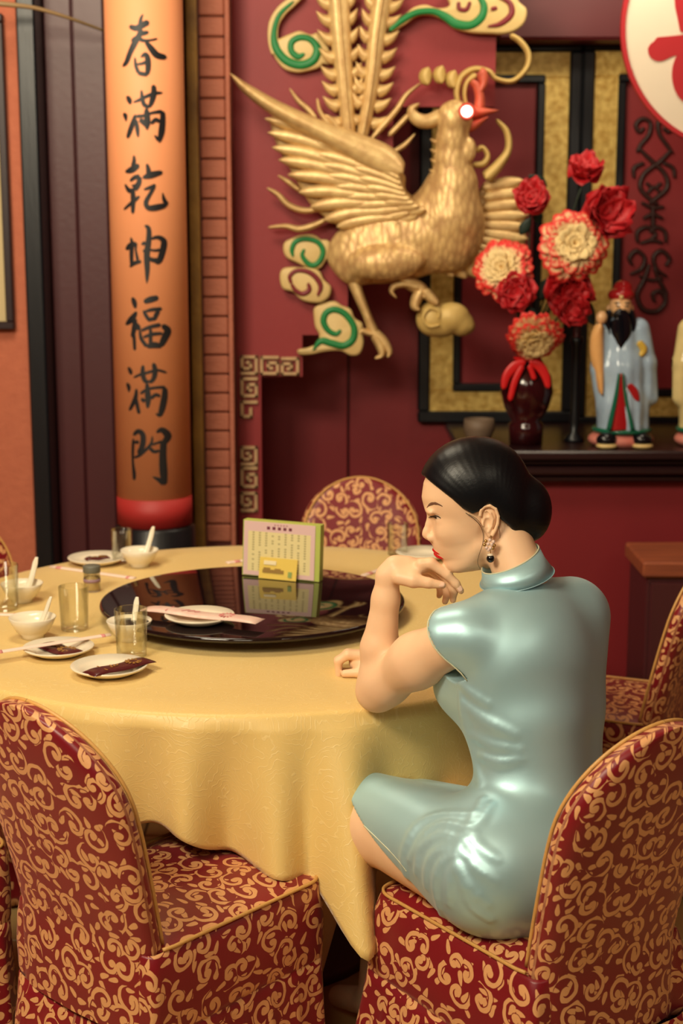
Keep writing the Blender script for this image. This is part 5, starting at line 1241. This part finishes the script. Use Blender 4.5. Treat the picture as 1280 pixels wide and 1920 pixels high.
def hair_uvw(Q):
    du, dv = Q[:, 0] - U0, Q[:, 1] - V0; A = np.stack([-du * HC + dv * HS, -du * HS - dv * HC, Q[:, 2]], -1)
    d = sd_ell(A, (0, 57, 0), (105, 96, 83)); d = smin(d, sd_ell(A, (-48, 10, 0), (52, 70, 72)), 30)
    bun = sd_ell(Q, (985, 955, 0), (49, 62, 56)); d = smin(d, bun, 14)
    d = smin(d, head_abw(A) - 4.5, 3) if False else d
    cut = poly2(Q[:, 0], Q[:, 1], HL); d = smax(d, -cut - 0, 5)
    thin = -(head_abw(A) + 6); d = np.maximum(d, thin)
    ang = np.arctan2(Q[:, 1] - 965, Q[:, 0] - 930); return d + .10 * np.sin(ang * 60 + Q[:, 2] * .05)
V, F = sdf_mesh(hair_uvw, (775, 800, -100), (1050, 1030, 100), 2.2)
def hair_mat():
    g = G('black_hair'); co = g.coord(); n = g.noise(g.mapv(co, (40, 300, 40), rot=(0, .5, 0)), 3., 3.)
    g.set(Base_Color=g.mix(n, lin((9, 11, 16)), lin((16, 16, 19))), Roughness=.36, Specular_IOR_Level=.28); g.bump(n, .12, .002); return g.mat
M_hair = hair_mat()
hair = obj('hair', np.array([from_uvw(*p) for p in V]), F, M_hair, wm)
for pts, r in (([(455, 375, 74), (520, 420, 76), (570, 475, 78), (590, 540, 80), (585, 620, 78), (562, 700, 72), (552, 770, 66), (575, 830, 60)], .0006), ([(480, 385, 74), (545, 425, 77), (588, 490, 80), (597, 560, 81), (590, 600, 80)], .0004),
               ([(705, 450, 70), (722, 520, 68), (725, 590, 66), (708, 655, 62)], .0004), ([(840, 560, 55), (880, 600, 55), (860, 650, 55), (810, 680, 56)], .0004), ([(820, 540, 55), (870, 610, 55), (900, 660, 54)], .0004)):
    P = catmull([from_uvw(760 + a / 4.267, 860 + b / 4.267, w_) for a, b, w_ in pts], 40); obj('loose_strand', *tube(P, np.linspace(r, r * .5, 40), 5), M_hair, hair)
# ---- earring
er = obj('earring', *tube([from_uvw(912 + 1.2 * math.sin(t), 992 + 4 * math.cos(t), 80) for t in np.linspace(0, 6.28, 16, endpoint=False)], .0006, 5, True), mat('earring_gold', (190, 150, 90), .25, .8), wm)
M_pearl = mat('pearl', (226, 196, 180), .18)
for i, (x, y) in enumerate(((610, 590), (640, 580), (668, 592), (600, 618), (628, 610), (655, 612), (676, 622), (615, 640), (645, 640), (665, 645), (630, 655))):
    obj('pearl', *ellipsoid(from_uvw(760 + x / 4.267, 860 + y / 4.267, 81 + (i % 3)), np.full(3, .0030), 10, 7), M_pearl if i % 3 else MATS['earring_gold'], er)
obj('earring_cap', *ellipsoid(from_uvw(911, 1023.5, 80), np.array([.0052, .0052, .0026]), 14, 8), mat('white_enamel', (230, 214, 190), .25), er)
obj('black_bead', *ellipsoid(from_uvw(911.5, 1030, 80), np.full(3, .0068), 18, 12), mat('black_bead_glass', (12, 12, 16), .08), er)
obj('earring_link', *tube([from_uvw(912, 1012, 80), from_uvw(911, 1024, 80)], .0008, 6), MATS['earring_gold'], er)
# ---- dress
AD = (ELB - SHL) / np.linalg.norm(ELB - SHL)
hA, hB = W(664, 1538, 2.41), W(768, 1648, 2.30)
hn = np.cross(hB - hA, LAT); hn /= np.linalg.norm(hn); hn = hn if hn[2] < 0 else -hn      # outward = below the hem
def dress_base(P):
    d = sd_ell(P, PEL + [0, 0, -.002], (.168, .128, .122), AX)
    d = smin(d, sd_ell(P, (.310, 2.36, .70), (.096, .082, .13), AX), .05)
    d = smin(d, sd_ell(P, (.302, 2.42, .845), (.134, .102, .15), AX), .06)
    d = smin(d, sd_caps(P, SHL + [.02, .01, -.008], SHR + [-.032, -.022, -.006], .046, .049), .05)
    d = smin(d, sd_caps(P, SHR + [-.030, -.022, -.02], (.392, 2.42, .66), .046, .04), .06)
    d = smin(d, sd_caps(P, SHL + [.03, .02, -.002], NK1 + [0, 0, -.045], .038, .044), .03)
    d = smin(d, sd_caps(P, SHR + [-.045, -.03, .006], NK1 + [0, 0, -.043], .038, .044), .03)
    d = smin(d, sd_ell(P, np.array([.302, 2.42, .83]) + FWD * .075 - LAT * .055, (.06, .062, .07), AX), .04)
    d = smin(d, sd_ell(P, np.array([.302, 2.42, .83]) + FWD * .075 + LAT * .055, (.06, .062, .07), AX), .04)
    lap = chain(P, [(*(PEL - LAT * .085), .092), (*(KNL - FWD * .02 + UPV * .006), .064)], .02)
    lap = smax(lap, (P - hA) @ hn, .004)
    far = chain(P, [(*(PEL + LAT * .05 - UPV * .02), .088), (*(KNR - LAT * .04 - UPV * .024), .058)], .02); mid = chain(P, [(*(PEL - UPV * .005), .085), (*(KNR * .4 + KNL * .6 - FWD * .05 + UPV * .0), .046)], .02)
    lap = smin(lap, smin(far, smax(mid, (P - hA) @ hn, .004), .05), .04)
    d = smin(d, lap, .045)
    cap = sd_caps(P, SHL + [.02, .0, -.004], SHL + AD * .016, .0435, .0455); d = smin(d, cap, .03)
    d = smax(d, ((P - SHL) @ AD) - .022 - .25 * np.maximum(0, (P[:, 2] - SHL[2])) * 0, .003) if False else d
    arm = ((P - (SHL + AD * .004)) @ AD); near = np.linalg.norm(P - SHL, axis=1) - .076
    d = np.maximum(d, np.minimum(arm, -near))            # cut the sleeve opening round the arm
    return d
FOLDS = [([(868,1284),(892,1302),(915,1316)], .0035), ([(874,1318),(919,1352),(965,1376)], .005), ([(903,1416),(940,1427),(980,1420)], .0045), ([(880,1372),(925,1396),(975,1404)], .003), ([(866,1300),(876,1350),(890,1410),(905,1470)], .005),
         ([(905,1502),(887,1543),(866,1580),(860,1623),(887,1692),(919,1720)], .0042), ([(884,1556),(902,1588),(932,1610)], .0026), ([(868,1588),(892,1624),(928,1650)], .0026), ([(862,1620),(882,1662),(914,1692)], .0026), ([(920,1512),(900,1548),(884,1572)], .003),
         ([(887,1527),(823,1530),(781,1553),(759,1601),(762,1638)], .0038), ([(866,1580),(828,1566),(791,1591),(783,1634)], .0036), ([(866,1601),(834,1614),(818,1656),(828,1713)], .0036), ([(880,1556),(835,1546),(798,1566),(772,1610)], .003), ([(862,1622),(848,1640),(842,1690)], .003), ([(868,1590),(826,1594),(804,1622),(800,1660)], .003)]
FP = []
for pts, r in FOLDS:
    q = [march(dress_base, *p) for p in catmull(np.array(pts, float), 3 * len(pts))]; q = [x for x in q if x is not None]
    n_ = len(q); FP.append([(*(x + [0, .0045, -.003]), r * (.25 + .75 * math.sin(math.pi * (i + .5) / n_))) for i, x in enumerate(q)])
def dress_sdf(P):
    d = dress_base(P)
    lo_, hi_ = .60, .80
    for c in FP:
        b = np.array(c)[:, :3]; m = np.all((P > b.min(0) - .03) & (P < b.max(0) + .03), axis=1)
        if m.any(): d[m] = smin(d[m], chain(P[m], c, .002), .014)
    d += .0018 * np.sin(P[:, 2] * 55 + P[:, 0] * 18 + 2 * np.sin(P[:, 0] * 12)) * np.exp(-((P[:, 2] - .80) / .07) ** 2)
    return d
V, F = sdf_mesh(dress_sdf, (-.08, 2.10, .43), (.53, 2.80, 1.06), .0032, True)
g = G('pale_blue_satin'); co = g.coord(); n = g.noise(g.mapv(co, (2, 2, 1)), 7., 2.); k = g.noise(g.mapv(co, (900, 900, 60)), 1., 2.)
g.set(Base_Color=g.mix(n, lin((178, 214, 222)), lin((164, 204, 212))), Metallic=.45, Roughness=.42, Specular_IOR_Level=.5, Sheen_Weight=.15, Anisotropic=.4)
g.bump(k, .05, .001); M_satin = g.mat
dr = obj('dress', V, F, M_satin, wm, fixn=False)
# collar
M_trim = mat('pale_trim', (206, 206, 176), .4)
def ring(c, e1, e2, r1, r2, n=48): return np.array([c + e1 * r1 * math.cos(t) + e2 * r2 * math.sin(t) for t in np.linspace(0, 2 * math.pi, n, endpoint=False)])
def unit(v): v = np.array(v, float); return v / np.linalg.norm(v)
ct, cbm = W(956, 1047, 2.462), W(969, 1083, 2.454)
e1t, e1b = unit((.91, .0, .40)), unit((.965, 0, .22)); e2t = unit((0, 1, .12)); 
rt, rb, rm = ring(ct, e1t, e2t, .0515, .049), ring(cbm, e1b, e2t, .062, .060), ring((ct + cbm) / 2, unit(e1t + e1b), e2t, .0545, .053)
inn = ring(ct, e1t, e2t, .0495, .047); inb = ring(cbm, e1b, e2t, .057, .055)
V = np.vstack([rb, rm, rt, inn, inb]); obj('collar', V, grid_faces(5, 48, True, True), M_satin, dr)
obj('collar_piping', *tube(ring(ct, e1t, e2t, .0508, .0483), .0013, 6, True), M_trim, dr)
obj('collar_piping', *tube(ring(cbm, e1b, e2t, .0625, .0605), .0009, 6, True), M_satin, dr)
# sleeve piping: round the arm at the sleeve opening
s1 = unit(np.cross(AD, UPV)); s2 = np.cross(s1, AD); pp = []
for t in np.linspace(0, 2 * math.pi, 60, endpoint=False):
    o_ = SHL + AD * .004; dirn = s1 * math.cos(t) + s2 * math.sin(t); rr = np.arange(.02, .115, .0008); D = dress_base(o_ - AD * .002 + dirn * rr[:, None]); i = np.argmax(D > 0)
    if (D > 0).any() and rr[i] < .085: pp.append(o_ + dirn * rr[i])
obj('sleeve_piping', *tube(np.array(pp), .0012, 6, False), M_trim, dr)
# hem piping along the side slit
hp_ = [march(dress_sdf, *p) for p in catmull(np.array([(676, 1541), (690, 1556), (712, 1577), (734, 1599), (752, 1620), (762, 1634)], float), 40)]
hp_ = np.array([q for q in hp_ if q is not None])
if len(hp_) > 6:
    hp_[1:-1] = (hp_[:-2] + hp_[1:-1] * 2 + hp_[2:]) / 4; obj('hem_piping', *tube(hp_, .0013, 6), M_trim, dr)
